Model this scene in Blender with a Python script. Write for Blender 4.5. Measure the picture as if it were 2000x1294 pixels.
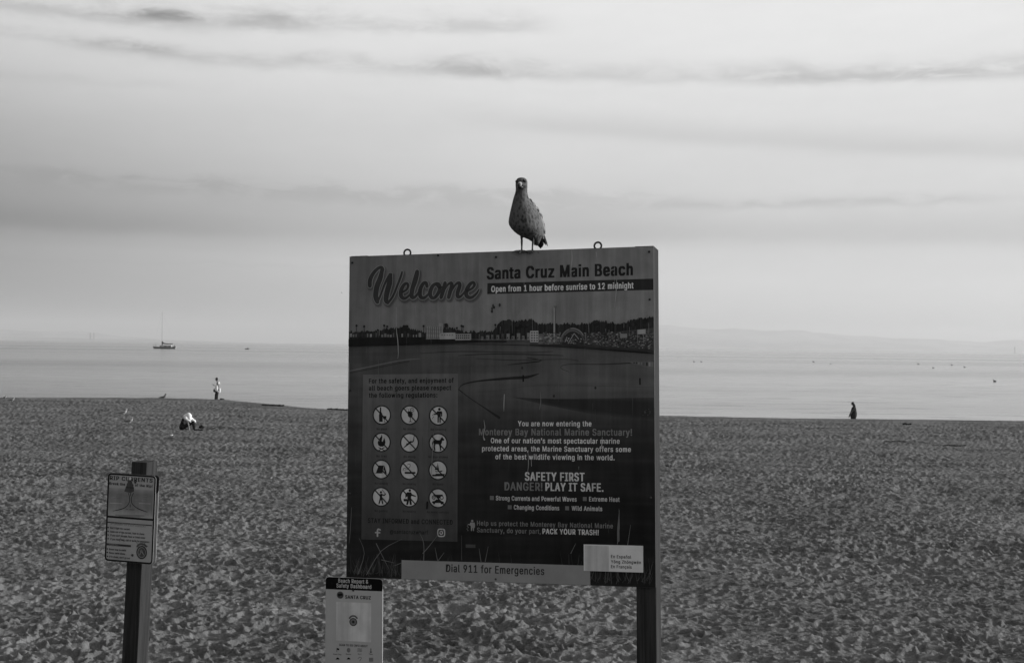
import bpy, bmesh, math, random
import numpy as np
from mathutils import Vector, Matrix, geometry, noise as mnoise

for o in list(bpy.data.objects):
    bpy.data.objects.remove(o)
SC = bpy.context.scene
COL = SC.collection
rad = math.radians
rng = random.Random(7)

# ------------------------------------------------------------------ camera
EYE = Vector((0, 0, 4.3))
PITCH, ROLL, F = rad(0.63), rad(0.70), 2500.0
cam_data = bpy.data.cameras.new('camera')
cam = bpy.data.objects.new('camera', cam_data)
COL.objects.link(cam)
cam_data.sensor_width = 36
cam_data.lens = 36 * F / 2000
cam_data.clip_start, cam_data.clip_end = 0.1, 80000
CAM_R = Matrix.Rotation(math.pi / 2 + PITCH, 4, 'X') @ Matrix.Rotation(ROLL, 4, 'Z')
cam.matrix_world = Matrix.Translation(EYE) @ CAM_R
SC.camera = cam

# ------------------------------------------------------------------ light
SUN_AZ, SUN_EL = rad(87), rad(11.5)
sdir = Vector((math.sin(SUN_AZ) * math.cos(SUN_EL), math.cos(SUN_AZ) * math.cos(SUN_EL), math.sin(SUN_EL)))
sun_d = bpy.data.lights.new('sun', 'SUN')
sun_d.energy = 4.8
sun_d.angle = rad(1.5)
sun_d.color = (1, 1, 1)
sun = bpy.data.objects.new('sun', sun_d)
COL.objects.link(sun)
sun.rotation_euler = sdir.to_track_quat('Z', 'Y').to_euler()

SC.view_settings.view_transform = 'Standard'
SC.view_settings.look = 'None'
SC.view_settings.gamma = 1
SC.view_settings.exposure = 0
SC.view_settings.use_curve_mapping = False
SC.cycles.volume_bounces = 2
SC.cycles.use_denoising = True


class NT:
    """small helper for node graphs"""
    def __init__(s, tree):
        s.t = tree
        s.t.nodes.clear()

    def n(s, kind, **kw):
        nd = s.t.nodes.new(kind)
        for k, v in kw.items():
            setattr(nd, k, v)
        return nd

    def put(s, sock, v):
        if isinstance(v, bpy.types.NodeSocket):
            s.t.links.new(v, sock)
        elif v is not None:
            sock.default_value = v

    def m(s, op, a, b=None, c=None, clamp=False):
        nd = s.n('ShaderNodeMath', operation=op, use_clamp=clamp)
        s.put(nd.inputs[0], a)
        s.put(nd.inputs[1], b)
        s.put(nd.inputs[2], c)
        return nd.outputs[0]

    def noise(s, vec, scale=1, detail=4, rough=.5, dist=0):
        nd = s.n('ShaderNodeTexNoise')
        s.put(nd.inputs['Vector'], vec)
        nd.inputs['Scale'].default_value = scale
        nd.inputs['Detail'].default_value = detail
        nd.inputs['Roughness'].default_value = rough
        nd.inputs['Distortion'].default_value = dist
        return nd.outputs[0]

    def xyz(s, x, y, z):
        nd = s.n('ShaderNodeCombineXYZ')
        s.put(nd.inputs[0], x); s.put(nd.inputs[1], y); s.put(nd.inputs[2], z)
        return nd.outputs[0]

    def smooth(s, v, a, b, lo=0.0, hi=1.0):
        nd = s.n('ShaderNodeMapRange', interpolation_type='SMOOTHSTEP')
        s.put(nd.inputs['Value'], v)
        nd.inputs['From Min'].default_value = a
        nd.inputs['From Max'].default_value = b
        nd.inputs['To Min'].default_value = lo
        nd.inputs['To Max'].default_value = hi
        return nd.outputs['Result']

    def ramp(s, v, stops, interp='EASE'):
        nd = s.n('ShaderNodeValToRGB')
        cr = nd.color_ramp
        cr.interpolation = interp
        cr.elements[0].position, cr.elements[0].color = stops[0][0], (stops[0][1],) * 3 + (1,)
        cr.elements[1].position, cr.elements[1].color = stops[-1][0], (stops[-1][1],) * 3 + (1,)
        for p, c in stops[1:-1]:
            e = cr.elements.new(p)
            e.color = (c, c, c, 1)
        s.put(nd.inputs[0], v)
        return nd.outputs[0]


def lin(v):
    v = v / 255.0
    return v / 12.92 if v <= .04045 else ((v + .055) / 1.055) ** 2.4


# sky: Nishita daylight seen through a high layer of stratus with streaks
world = bpy.data.worlds.new('World')
SC.world = world
world.use_nodes = True
W = NT(world.node_tree)
tc = W.n('ShaderNodeTexCoord')
sep = W.n('ShaderNodeSeparateXYZ')
W.put(sep.inputs[0], tc.outputs['Generated'])
X, Y, Z = sep.outputs
az = W.m('ARCTAN2', X, Y)
el = W.m('ARCSINE', Z)
U = W.m('MULTIPLY_ADD', az, 2500, 1000)
V0 = W.m('MULTIPLY_ADD', el, -2500, 674.5)
V = W.m('ADD', V0, W.m('MULTIPLY', W.m('SUBTRACT', U, 1000), .0122))
wob = W.noise(W.xyz(W.m('MULTIPLY', U, .0045), W.m('MULTIPLY', V, .012), 0), 1, 7, .62)
wobc = W.m('SUBTRACT', wob, .5)
fine = W.noise(W.xyz(W.m('MULTIPLY', U, .0105), W.m('MULTIPLY', V, .032), 3), 1, 8, .62, .5)
# base: dull stratus, brighter towards the sun and higher up
lobe = W.m('COSINE', W.m('SUBTRACT', az, 1.25))
high = W.smooth(el, .08, .275)
lb = W.m('MULTIPLY_ADD', lobe, .5, .5)
b_lo = W.ramp(lb, [(0, lin(100)), (.30, lin(125)), (.468, lin(146)), (.53, lin(175)), (.588, lin(195)), (.66, lin(211)), (.83, lin(220)), (1, lin(222))], 'LINEAR')
b_hi = W.ramp(lb, [(0, lin(120)), (.30, lin(165)), (.468, lin(228)), (.53, lin(235)), (.588, lin(237)), (.66, lin(239)), (.83, lin(241)), (1, lin(238))], 'LINEAR')
mixb = W.m('ADD', b_lo, W.m('MULTIPLY', high, W.m('SUBTRACT', b_hi, b_lo)))


def band(v0, w_up, w_dn, amp, slope=0., u0=None, u1=None, soft=250, uc=1000, wobble=30, rough=0.):
    """one long cloud streak: centre line v0 + slope, softer above than below"""
    line = W.m('MULTIPLY_ADD', W.m('SUBTRACT', U, uc), slope, v0)
    dv = W.m('SUBTRACT', V, W.m('MULTIPLY_ADD', wobc, wobble, line))
    if rough:
        dv = W.m('ADD', dv, W.m('MULTIPLY_ADD', fine, 34, -17))
    up = W.m('DIVIDE', W.m('MINIMUM', dv, 0), w_up)
    dn = W.m('DIVIDE', W.m('MAXIMUM', dv, 0), w_dn)
    q = W.m('ADD', W.m('MULTIPLY', up, up), W.m('MULTIPLY', dn, dn))
    g = W.m('EXPONENT', W.m('MULTIPLY', q, -1))
    if u0 is not None:
        g = W.m('MULTIPLY', g, W.smooth(U, u0 - soft, u0 + soft))
    if u1 is not None:
        g = W.m('MULTIPLY', g, W.smooth(U, u1 - soft, u1 + soft, 1, 0))
    if rough:
        g = W.m('MULTIPLY', g, W.smooth(fine, .5 - .32 / rough, .5 + .2 / rough, .12, 1.15))
    return W.m('MULTIPLY', g, amp)


bands = [
    band(70, 20, 13, -.17, .05, -500, 400, 120, 100, 40, .9),
    band(70, 28, 11, -.17, .03, 230, 590, 90, 400, 46, .8),
    band(70, 9, 8, -.12, .01, 285, 380, 30, 330, 8, .4),
    band(34, 9, 9, -.09, .28, 160, 225, 22, 190, 20, .8),
    band(64, 26, 12, -.13, .005, 500, 1050, 80, 700, 50, 1.1),
    band(122, 14, 9, -.11, .06, 30, 330, 60, 200, 16, 1.2),
    band(140, 20, 12, -.13, .018, 180, 1020, 80, 600, 46, 1.1),
    band(164, 26, 9, -.115, .036, 860, 2300, 90, 1300, 24, .9),
    band(182, 26, 7, -.07, .012, 1450, 2600, 90, 1800, 10, 1.8),
    band(190, 10, 8, -.04, .0, -200, 350, 80, 200, 12, 1.2),
    band(270, 26, 16, -.075, .085, 950, 2800, 200, 1300, 10, 0),
    band(368, 12, 32, -.085, .02, 20, 1250, 170, 500, 30, 2.5),
    band(385, 12, 16, -.03, .05, 200, 1150, 170, 600, 24, .7),
    band(406, 12, 8, -.11, .006, 1250, 1900, 150, 1500, 12, 1.2),
    band(452, 66, 24, -.11, .006, -900, 1250, 300, 300, 22, 0),
    band(466, 50, 22, -.105, .022, 1050, 3000, 300, 1500, 26, 0),
    band(454, 34, 13, -.10, .02, -1200, 420, 260, 300, 14, 0),
    band(500, 8, 50, .03, .03, -900, 1100, 250, 300, 12, 0),
    band(520, 3, 3, -.03, .012, -300, 750, 100, 300, 8, 1.0),
    band(560, 30, 40, .035, .03, 1200, 2700, 250, 1600, 20, 0),
    band(608, 8, 5, -.015, .02, 120, 420, 40, 300, 12, 2),
    band(650, 30, 40, -.085, .0, 1100, 2900, 300, 1600, 22, 0),
    band(640, 90, 90, -.12, .0, -1500, 560, 400, 400, 14, 0),
    band(660, 60, 60, -.04, .0, -900, 1200, 300, 400, 14, 0),
    band(648, 6, 6, .05, .0, 1750, 1950, 70, 1850, 22, 1.5),
    band(30, 30, 14, -.05, .02, 1950, 2600, 60, 2000, 26, 1.4),
]
tot = bands[0]
for b in bands[1:]:
    tot = W.m('ADD', tot, b)
veil = W.noise(W.xyz(W.m('MULTIPLY', U, .0016), W.m('MULTIPLY', V, .009), 8), 1, 5, .55)
tot = W.m('ADD', tot, W.m('MULTIPLY', W.m('SUBTRACT', veil, .5), .085))
tot = W.m('ADD', tot, W.m('MULTIPLY', W.m('SUBTRACT', fine, .5), .04))
cloud = W.m('MAXIMUM', W.m('MULTIPLY', mixb, W.m('MULTIPLY_ADD', tot, 1.7, 1)), .02)
nish = W.n('ShaderNodeTexSky', sky_type='NISHITA')
nish.sun_disc = False
nish.sun_elevation = SUN_EL
nish.sun_rotation = SUN_AZ
nish.air_density, nish.dust_density = 1.2, 1.5
bw = W.n('ShaderNodeRGBToBW')
W.put(bw.inputs[0], nish.outputs[0])
nsk = W.m('MULTIPLY', bw.outputs[0], .08)
cover = W.smooth(el, .30, 1.2, .93, .45)          # the layer thins out overhead
lum = W.m('ADD', W.m('MULTIPLY', cloud, cover), W.m('MULTIPLY', nsk, W.m('SUBTRACT', 1, cover)))
bg = W.n('ShaderNodeBackground')
W.put(bg.inputs[0], lum)
bg.inputs[1].default_value = 1.0
wo = W.n('ShaderNodeOutputWorld')
W.put(wo.inputs[0], bg.outputs[0])


# ------------------------------------------------------------------ helpers
def material(name, albedo=.2, rough=.6, spec=.3, var=0., vscale=4, stretch=(1, 1, 1), bump=0., bscale=60, metal=0.):
    m = bpy.data.materials.new(name)
    m.use_nodes = True
    g = NT(m.node_tree)
    p = g.n('ShaderNodeBsdfPrincipled')
    out = g.n('ShaderNodeOutputMaterial')
    g.put(out.inputs[0], p.outputs[0])
    t = g.n('ShaderNodeTexCoord')
    mp = g.n('ShaderNodeMapping')
    g.put(mp.inputs[0], t.outputs['Object'])
    mp.inputs['Scale'].default_value = stretch
    if var:
        nz = g.noise(mp.outputs[0], vscale, 6, .6)
        v = g.smooth(nz, .25, .75, albedo * (1 - var), albedo * (1 + var))
        g.put(p.inputs['Base Color'], v)
    else:
        p.inputs['Base Color'].default_value = (albedo,) * 3 + (1,)
    p.inputs['Roughness'].default_value = rough
    p.inputs['Specular IOR Level'].default_value = spec
    p.inputs['Metallic'].default_value = metal
    if bump:
        b = g.n('ShaderNodeBump')
        b.inputs['Strength'].default_value = bump
        b.inputs['Distance'].default_value = .01
        g.put(b.inputs['Height'], g.noise(mp.outputs[0], bscale, 5, .6))
        g.put(p.inputs['Normal'], b.outputs[0])
    return m


def tag(o, label=None, cat=None, group=None, kind=None):
    for k, v in (('label', label), ('category', cat), ('group', group), ('kind', kind)):
        if v:
            o[k] = v
    return o


def link(name, me, mat=None, parent=None, M=None, smooth=False):
    o = bpy.data.objects.new(name, me)
    COL.objects.link(o)
    if mat:
        me.materials.clear()
        me.materials.append(mat)
    if parent:
        o.parent = parent
    if M is not None:
        o.matrix_local = M
    if smooth:
        me.shade_smooth()
    return o


def empty(name, loc=(0, 0, 0), M=None):
    o = bpy.data.objects.new(name, None)
    COL.objects.link(o)
    o.empty_display_size = .1
    if M is not None:
        o.matrix_world = M
    else:
        o.location = loc
    return o


class MB:
    """collects shapes for one mesh object"""
    def __init__(s):
        s.v, s.f = [], []

    def add(s, vs, fs):
        k = len(s.v)
        s.v += [tuple(v) for v in vs]
        s.f += [tuple(i + k for i in f) for f in fs]

    def box(s, a, b, bev=0.0):
        (x0, y0, z0), (x1, y1, z1) = a, b
        bm = bmesh.new()
        bmesh.ops.create_cube(bm, size=1)
        for v in bm.verts:
            v.co = Vector(((x0 + x1) / 2 + v.co.x * (x1 - x0), (y0 + y1) / 2 + v.co.y * (y1 - y0), (z0 + z1) / 2 + v.co.z * (z1 - z0)))
        if bev:
            bmesh.ops.bevel(bm, geom=bm.edges[:], offset=bev, segments=2, affect='EDGES', profile=.5)
        s.bm(bm)

    def bm(s, bm):
        bm.verts.index_update()
        s.add([v.co for v in bm.verts], [[v.index for v in f.verts] for f in bm.faces])
        bm.free()

    def tube(s, pts, rs, seg=8, cap=True):
        pts = [Vector(p) for p in pts]
        if not hasattr(rs, '__len__'):
            rs = [rs] * len(pts)
        rings = []
        prev = None
        for i, p in enumerate(pts):
            d = (pts[min(i + 1, len(pts) - 1)] - pts[max(i - 1, 0)]).normalized()
            if prev is None:
                a = d.orthogonal().normalized()
            else:
                a = (prev - d * prev.dot(d)).normalized()
            prev = a
            b = d.cross(a)
            rings.append([p + (a * math.cos(t) + b * math.sin(t)) * rs[i] for t in [2 * math.pi * k / seg for k in range(seg)]])
        vs = [v for r in rings for v in r]
        fs = []
        for i in range(len(rings) - 1):
            for k in range(seg):
                fs.append((i * seg + k, i * seg + (k + 1) % seg, (i + 1) * seg + (k + 1) % seg, (i + 1) * seg + k))
        if cap:
            fs.append(tuple(range(seg - 1, -1, -1)))
            fs.append(tuple((len(rings) - 1) * seg + k for k in range(seg)))
        s.add(vs, fs)

    def ball(s, c, r, seg=12, M=None):
        bm = bmesh.new()
        bmesh.ops.create_uvsphere(bm, u_segments=seg, v_segments=max(6, seg // 2 + 1), radius=1)
        r = r if hasattr(r, '__len__') else (r, r, r)
        for v in bm.verts:
            q = Vector((v.co.x * r[0], v.co.y * r[1], v.co.z * r[2]))
            if M is not None:
                q = M @ q
            v.co = q + Vector(c)
        s.bm(bm)

    def capsule(s, p, q, rp, rq, seg=12):
        p, q = Vector(p), Vector(q)
        s.ball(p, rp, seg)
        s.ball(q, rq, seg)
        if (q - p).length > 1e-5:
            s.tube([p, q], [rp, rq], seg)

    def mesh(s, name):
        me = bpy.data.meshes.new(name)
        me.from_pydata(s.v, [], s.f)
        me.update()
        return me

    def build(s, name, mat=None, parent=None, M=None, smooth=False):
        return link(name, s.mesh(name), mat, parent, M, smooth)

    def skin(s, name, mat, voxel, parent=None, M=None, relax=6, fac=.5):
        """fuse everything into one continuous skin"""
        o = s.build(name, mat, parent, M)
        r = o.modifiers.new('r', 'REMESH')
        r.mode = 'VOXEL'
        r.voxel_size = voxel
        sm = o.modifiers.new('s', 'SMOOTH')
        sm.factor, sm.iterations = fac, relax
        dg = bpy.context.evaluated_depsgraph_get()
        me = bpy.data.meshes.new_from_object(o.evaluated_get(dg))
        o.modifiers.clear()
        old = o.data
        o.data = me
        bpy.data.meshes.remove(old)
        me.name = name
        me.materials.clear()
        me.materials.append(mat)
        me.shade_smooth()
        return o


# ------------------------------------------------------------------ terrain
def hash2(ix, iy, seed):
    h = (ix.astype(np.int64) * 374761393 + iy.astype(np.int64) * 668265263 + seed * 1442695041) & 0xffffffff
    h = ((h ^ (h >> 13)) * 1274126177) & 0xffffffff
    return ((h ^ (h >> 16)) & 0xffff) / 65535.0


def vnoise(x, y, seed=0):
    ix, iy = np.floor(x), np.floor(y)
    fx, fy = x - ix, y - iy
    fx, fy = fx * fx * (3 - 2 * fx), fy * fy * (3 - 2 * fy)
    a, b = hash2(ix, iy, seed), hash2(ix + 1, iy, seed)
    c, d = hash2(ix, iy + 1, seed), hash2(ix + 1, iy + 1, seed)
    return (a * (1 - fx) + b * fx) * (1 - fy) + (c * (1 - fx) + d * fx) * fy - .5


def prints(x, y, cell, depth, r, asp, seed, keep=.85):
    """dents with pushed-up rims: footprints trodden over each other"""
    out = np.zeros_like(x)
    cx, cy = np.floor(x / cell), np.floor(y / cell)
    for i in (-1, 0, 1):
        for j in (-1, 0, 1):
            gx, gy = cx + i, cy + j
            px = (gx + hash2(gx, gy, seed)) * cell
            py = (gy + hash2(gx, gy, seed + 1)) * cell
            th = hash2(gx, gy, seed + 2) * 6.283
            sz = .6 + .7 * hash2(gx, gy, seed + 3)
            on = (hash2(gx, gy, seed + 4) < keep) * (.4 + .9 * hash2(gx, gy, seed + 5))
            dx, dy = x - px, y - py
            a = (dx * np.cos(th) + dy * np.sin(th)) / (r * asp * sz)
            b = (-dx * np.sin(th) + dy * np.cos(th)) / (r * sz)
            q = np.sqrt(a * a + b * b)
            pit = 1 / (1 + np.exp((q - 1) * 5))
            rim = np.exp(-((q - 1.4) * 2.6) ** 2)
            out += on * depth * (-pit + .42 * rim)
    return out


CR_X = [-400, -60, -38, -27, -22, -17, -13.6, -10.5, -4, 9.4, 16, 32, 60, 400]
CR_Y = [100, 97, 95, 97.6, 96.5, 90, 85.3, 82.6, 81.5, 81, 79.8, 80, 80, 76]
SEA_Z = -.9


def ground_base(x, y):
    x, y = np.asarray(x, float), np.asarray(y, float)
    cr = np.interp(x, CR_X, CR_Y)
    z = np.where(y < 6.7, 2.55, np.maximum(0, 2.55 - .40 * (y - 6.7)))
    t = np.clip((y - 11.6) / 2.6, 0, 1)
    z = z * (1 - t * t * (3 - 2 * t))
    und = vnoise(x / 13, y / 7, 11) * .16 + vnoise(x / 30, y / 16, 12) * .22
    z = z + und * np.clip((y - 18) / 15, 0, 1) * np.clip((cr - y) / 10, 0, 1)
    z = z + .24 * np.exp(-((y - 63 - .05 * x) / 2.6) ** 2) * np.clip((x + 2) / 12, 0, 1) * (.6 + vnoise(x / 5, y / 9, 77))
    z = z - .16 * np.clip((y - cr), 0, 60)
    z = np.maximum(z, -4)
    return z


def ground_z(x, y):
    return float(ground_base([x], [y])[0])


def sand_mesh():
    rows = list(np.linspace(-90, 5, 20)) + list(np.linspace(5.5, 14.5, 46))
    k = 900
    rows += list(1 / np.linspace(1 / 14.7, 1 / 100.0, k))
    rows += list(np.linspace(101, 150, 24))
    rows = np.array(rows)
    nc = 1100
    t = np.linspace(-1, 1, nc)
    outer = np.array([-1, -.6, -.3, -.12, -.04])
    X_, Y_ = [], []
    for y in rows:
        w = .46 * max(y, 9)
        inner = t * w
        left = -w + outer * (500 - w)
        X_.append(np.concatenate([left, inner, -left[::-1]]))
        Y_.append(np.full(nc + 10, y))
    X_, Y_ = np.array(X_), np.array(Y_)
    z = ground_base(X_, Y_)
    cr = np.interp(X_, CR_X, CR_Y)
    wx = X_ + vnoise(X_ / .55, Y_ / .55, 31) * .13
    wy = Y_ + vnoise(X_ / .55, Y_ / .55, 32) * .13
    sx_ = wx / 1.3
    mic = prints(sx_, wy, .22, .050, .067, 1.7, 1)
    mic += prints(sx_ + 3.3, wy + 1.7, .13, .028, .035, 1.5, 20)
    mic += prints(sx_ + 7.3, wy + 4.7, .62, .045, .20, 1.5, 40, .6)
    mic += vnoise(X_ / .19, Y_ / .13, 5) * .028 + vnoise(X_ / .08, Y_ / .06, 6) * .014 + vnoise(X_ / .035, Y_ / .035, 7) * .006
    mic += vnoise(X_ / 1.6, Y_ / 1.2, 8) * .09
    mic *= 1 - .25 * np.clip((Y_ - 35) / 45, 0, 1)
    calm = 1.5 * vnoise(X_ / 3.1, Y_ / 3.1, 9)
    fade = np.clip((cr + 1 - Y_) / 7, .12, 1)
    z = z + mic * fade * (1.0 + .5 * calm)
    n, m_ = z.shape
    co = np.empty((n * m_, 3), np.float32)
    co[:, 0], co[:, 1], co[:, 2] = X_.ravel(), Y_.ravel(), z.ravel()
    i = (np.arange(n - 1)[:, None] * m_ + np.arange(m_ - 1)[None]).ravel()
    quads = np.stack([i, i + 1, i + m_ + 1, i + m_], 1).astype(np.int32)
    me = bpy.data.meshes.new('sand')
    me.vertices.add(len(co))
    me.vertices.foreach_set('co', co.ravel())
    me.loops.add(quads.size)
    me.loops.foreach_set('vertex_index', quads.ravel())
    me.polygons.add(len(quads))
    me.polygons.foreach_set('loop_start', np.arange(0, quads.size, 4, dtype=np.int32))
    me.update(calc_edges=True)
    me.shade_smooth()
    return me


def sand_material():
    m = bpy.data.materials.new('trodden_sand')
    m.use_nodes = True
    g = NT(m.node_tree)
    p = g.n('ShaderNodeBsdfPrincipled')
    out = g.n('ShaderNodeOutputMaterial')
    g.put(out.inputs[0], p.outputs[0])
    t = g.n('ShaderNodeNewGeometry')
    mpp = g.n('ShaderNodeMapping')
    g.put(mpp.inputs[0], t.outputs['Position'])
    mpp.inputs['Scale'].default_value = (.55, 1.3, 1)
    a = g.noise(mpp.outputs[0], .35, 6, .65)
    b = g.noise(t.outputs['Position'], 9, 6, .7)
    c = g.noise(t.outputs['Position'], 60, 4, .7)
    v = g.m('ADD', g.m('ADD', g.m('MULTIPLY', a, .42), g.m('MULTIPLY', b, .38)), g.m('MULTIPLY', c, .2))
    g.put(p.inputs['Base Color'], g.smooth(v, .36, .64, SAND * .52, SAND * 1.5))
    p.inputs['Roughness'].default_value = 1
    p.inputs['Specular IOR Level'].default_value = .05
    bp = g.n('ShaderNodeBump')
    bp.inputs['Strength'].default_value = .9
    bp.inputs['Distance'].default_value = .03
    h = g.m('ADD', g.noise(t.outputs['Position'], 7, 6, .65), g.m('MULTIPLY', g.noise(t.outputs['Position'], 28, 4, .6), .35))
    g.put(bp.inputs['Height'], h)
    g.put(p.inputs['Normal'], bp.outputs[0])
    return m


SAND = .14
tag(link('sand', sand_mesh(), sand_material()), kind='structure')


# ------------------------------------------------------------------ sea
def sea_material():
    m = bpy.data.materials.new('calm_sea')
    m.use_nodes = True
    g = NT(m.node_tree)
    p = g.n('ShaderNodeBsdfPrincipled')
    out = g.n('ShaderNodeOutputMaterial')
    g.put(out.inputs[0], p.outputs[0])
    p.inputs['Base Color'].default_value = (.085, .085, .085, 1)
    p.inputs['Roughness'].default_value = .12
    p.inputs['IOR'].default_value = 1.333
    t = g.n('ShaderNodeNewGeometry')
    sp = g.n('ShaderNodeSeparateXYZ')
    g.put(sp.inputs[0], t.outputs['Position'])
    x, y = sp.outputs[0], sp.outputs[1]
    w1 = g.noise(g.xyz(g.m('MULTIPLY', x, .16), g.m('MULTIPLY', y, .42), 0), 1, 3, .5, .4)
    w2 = g.noise(g.xyz(g.m('MULTIPLY', x, .02), g.m('MULTIPLY', y, .05), 5), 1, 4, .55, .3)
    w3 = g.noise(g.xyz(g.m('MULTIPLY', x, 1.1), g.m('MULTIPLY', y, 2.2), 9), 1, 2, .5)
    dash = g.smooth(g.noise(g.xyz(g.m('MULTIPLY', x, .13), g.m('MULTIPLY', y, .55), 21), 1, 3, .5), .58, .72)
    patch = g.noise(g.xyz(g.m('MULTIPLY', x, .006), g.m('MULTIPLY', y, .02), 2), 1, 4, .6)
    pm = g.smooth(patch, .35, .65, .3, 1.3)
    h = g.m('ADD', g.m('ADD', g.m('MULTIPLY', w1, .045), g.m('MULTIPLY', w2, .26)), g.m('ADD', g.m('MULTIPLY', g.m('MULTIPLY', w3, .008), pm), g.m('MULTIPLY', dash, .16)))
    bp = g.n('ShaderNodeBump')
    bp.inputs['Strength'].default_value = 1
    bp.inputs['Distance'].default_value = .55
    g.put(bp.inputs['Height'], h)
    g.put(p.inputs['Normal'], bp.outputs[0])
    # cat's paws: wind-roughened bands
    long_ = g.noise(g.xyz(g.m('MULTIPLY', x, .0007), g.m('MULTIPLY', y, .006), 4), 1, 4, .6)
    g.put(p.inputs['Roughness'], g.smooth(long_, .42, .64, .10, .17))
    return m


sea = MB()
ys = [60, 80, 100, 130, 170, 250, 400, 700, 1200, 2500, 5000, 10000, 20500]
xs = [-20500, -9000, -3000, -900, -250, 0, 250, 900, 3000, 9000, 20500]
sea.add([(x, y, SEA_Z) for y in ys for x in xs],
        [(j * 11 + i, j * 11 + i + 1, j * 11 + i + 12, j * 11 + i + 11) for j in range(len(ys) - 1) for i in range(10)])
tag(sea.build('sea', sea_material()), kind='structure')


# ------------------------------------------------------------------ far coast
def cam_dir(px, py):
    return (CAM_R.to_3x3() @ Vector(((px - 1000) / F, -(py - 647) / F, -1))).normalized()


def hill_range(name, prof, dist, depth, seed, mat):
    """a long ridge: profile [(pixel x, metres high)], built as a real sloping body"""
    pts = []
    n = 160
    x0, x1 = prof[0][0], prof[-1][0]
    for i in range(n + 1):
        px = x0 + (x1 - x0) * i / n
        h = float(np.interp(px, [p[0] for p in prof], [p[1] for p in prof]))
        X_ = (px - 1000) / F * dist
        h *= 1 + .12 * (mnoise.noise(Vector((px * .02, seed, 0))) + .5 * mnoise.noise(Vector((px * .06, seed, 3))))
        pts.append((X_, max(h, 0)))
    mb = MB()
    prof_y = [(-.5, 0), (-.35, .35), (-.15, .8), (0, 1), (.2, .75), (.5, 0)]
    vs = []
    for k, (ty, s) in enumerate(prof_y):
        for X_, h in pts:
            q = h * s * (1 + (.3 * mnoise.noise(Vector((X_ * .002, k * 3.1, seed))) if 0 < k < 5 and s < 1 else 0))
            vs.append((X_, dist + ty * depth, SEA_Z - 2 + q))
    fs = [(k * (n + 1) + i, k * (n + 1) + i + 1, (k + 1) * (n + 1) + i + 1, (k + 1) * (n + 1) + i) for k in range(5) for i in range(n)]
    mb.add(vs, fs)
    return tag(mb.build(name, mat, smooth=True), kind='structure')


M_hill = material('distant_hillside', .34, 1, 0, .4, .002)
hill_range('hills', [(-900, 60), (-300, 130), (-50, 120), (60, 115), (150, 120), (230, 70), (330, 25), (520, 0)], 15500, 2500, 1.3, M_hill)
hill_range('far_mountains', [(900, 0), (1050, 150), (1180, 270), (1310, 290), (1380, 245), (1430, 262), (1560, 240), (1720, 170), (1900, 130), (2300, 220), (2900, 90)], 16500, 3000, 5.2, M_hill)
hill_range('coast_strip', [(-900, 24), (0, 30), (120, 26), (240, 20), (420, 10), (600, 0)], 11500, 800, 8.2, M_hill)

# haze over the bay, all of the scene inside it and the sky outside it
hz = MB()
hz.box((-21000, -1500, -5.2), (21000, 21000, 305))
haze = hz.build('haze')
hm = bpy.data.materials.new('sea_haze')
hm.use_nodes = True
g = NT(hm.node_tree)
pv = g.n('ShaderNodeVolumePrincipled')
pv.inputs['Color'].default_value = (.9, .9, .9, 1)
pv.inputs['Density'].default_value = 1.15e-4
pv.inputs['Anisotropy'].default_value = .2
ho = g.n('ShaderNodeOutputMaterial')
g.put(ho.inputs['Volume'], pv.outputs[0])
haze.data.materials.append(hm)
tag(haze, kind='stuff')

# ------------------------------------------------------------------ sign frames
K = .22   # reflected light per albedo on the shaded print, used to turn seen greys into inks


def ink(v):
    return min(.8, max(.004, lin(v) / K))


class Frame:
    """a real plane standing in the scene; p() tells where a sight line meets it, q() the reverse"""
    def __init__(s, origin, yaw, lean=0.0, tilt=0.0):
        s.R = Matrix.Rotation(yaw, 4, 'Z') @ Matrix.Rotation(lean, 4, 'Y') @ Matrix.Rotation(tilt, 4, 'X')
        # local x right along the board, y up, z towards the viewer
        basis = Matrix(((1, 0, 0, 0), (0, 0, -1, 0), (0, 1, 0, 0), (0, 0, 0, 1)))
        s.M = Matrix.Translation(origin) @ s.R @ basis
        s.I = s.M.inverted()

    def p(s, px, py, z=0.):
        o = s.I @ EYE
        d = s.I.to_3x3() @ cam_dir(px, py)
        t = (z - o.z) / d.z
        return (o.x + d.x * t, o.y + d.y * t)

    def q(s, x, y):
        c = (Matrix.Translation(EYE) @ CAM_R).inverted() @ (s.M @ Vector((x, y, 0)))
        return (1000 + F * c.x / -c.z, 647 - F * c.y / -c.z)


def ink_material(name, wear=.25):
    m = bpy.data.materials.new(name)
    m.use_nodes = True
    g = NT(m.node_tree)
    p = g.n('ShaderNodeBsdfPrincipled')
    out = g.n('ShaderNodeOutputMaterial')
    g.put(out.inputs[0], p.outputs[0])
    a = g.n('ShaderNodeAttribute', attribute_name='ink')
    t = g.n('ShaderNodeTexCoord')
    mp = g.n('ShaderNodeMapping')
    g.put(mp.inputs[0], t.outputs['Object'])
    mp.inputs['Scale'].default_value = (26, 1.6, 1)
    st = g.noise(mp.outputs[0], 1, 5, .6)
    cl = g.noise(t.outputs['Object'], 7, 5, .6)
    k = g.m('MULTIPLY', g.smooth(st, .3, .7, 1 - wear * .55, 1 + wear * .6), g.smooth(cl, .3, .7, 1 - wear * .5, 1 + wear * .45))
    mul = g.n('ShaderNodeVectorMath', operation='SCALE')
    g.put(mul.inputs[0], a.outputs['Color'])
    g.put(mul.inputs['Scale'], k)
    g.put(p.inputs['Base Color'], mul.outputs[0])
    p.inputs['Roughness'].default_value = .55
    p.inputs['Specular IOR Level'].default_value = .05
    return m


M_ink = ink_material('sun_faded_print')


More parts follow.
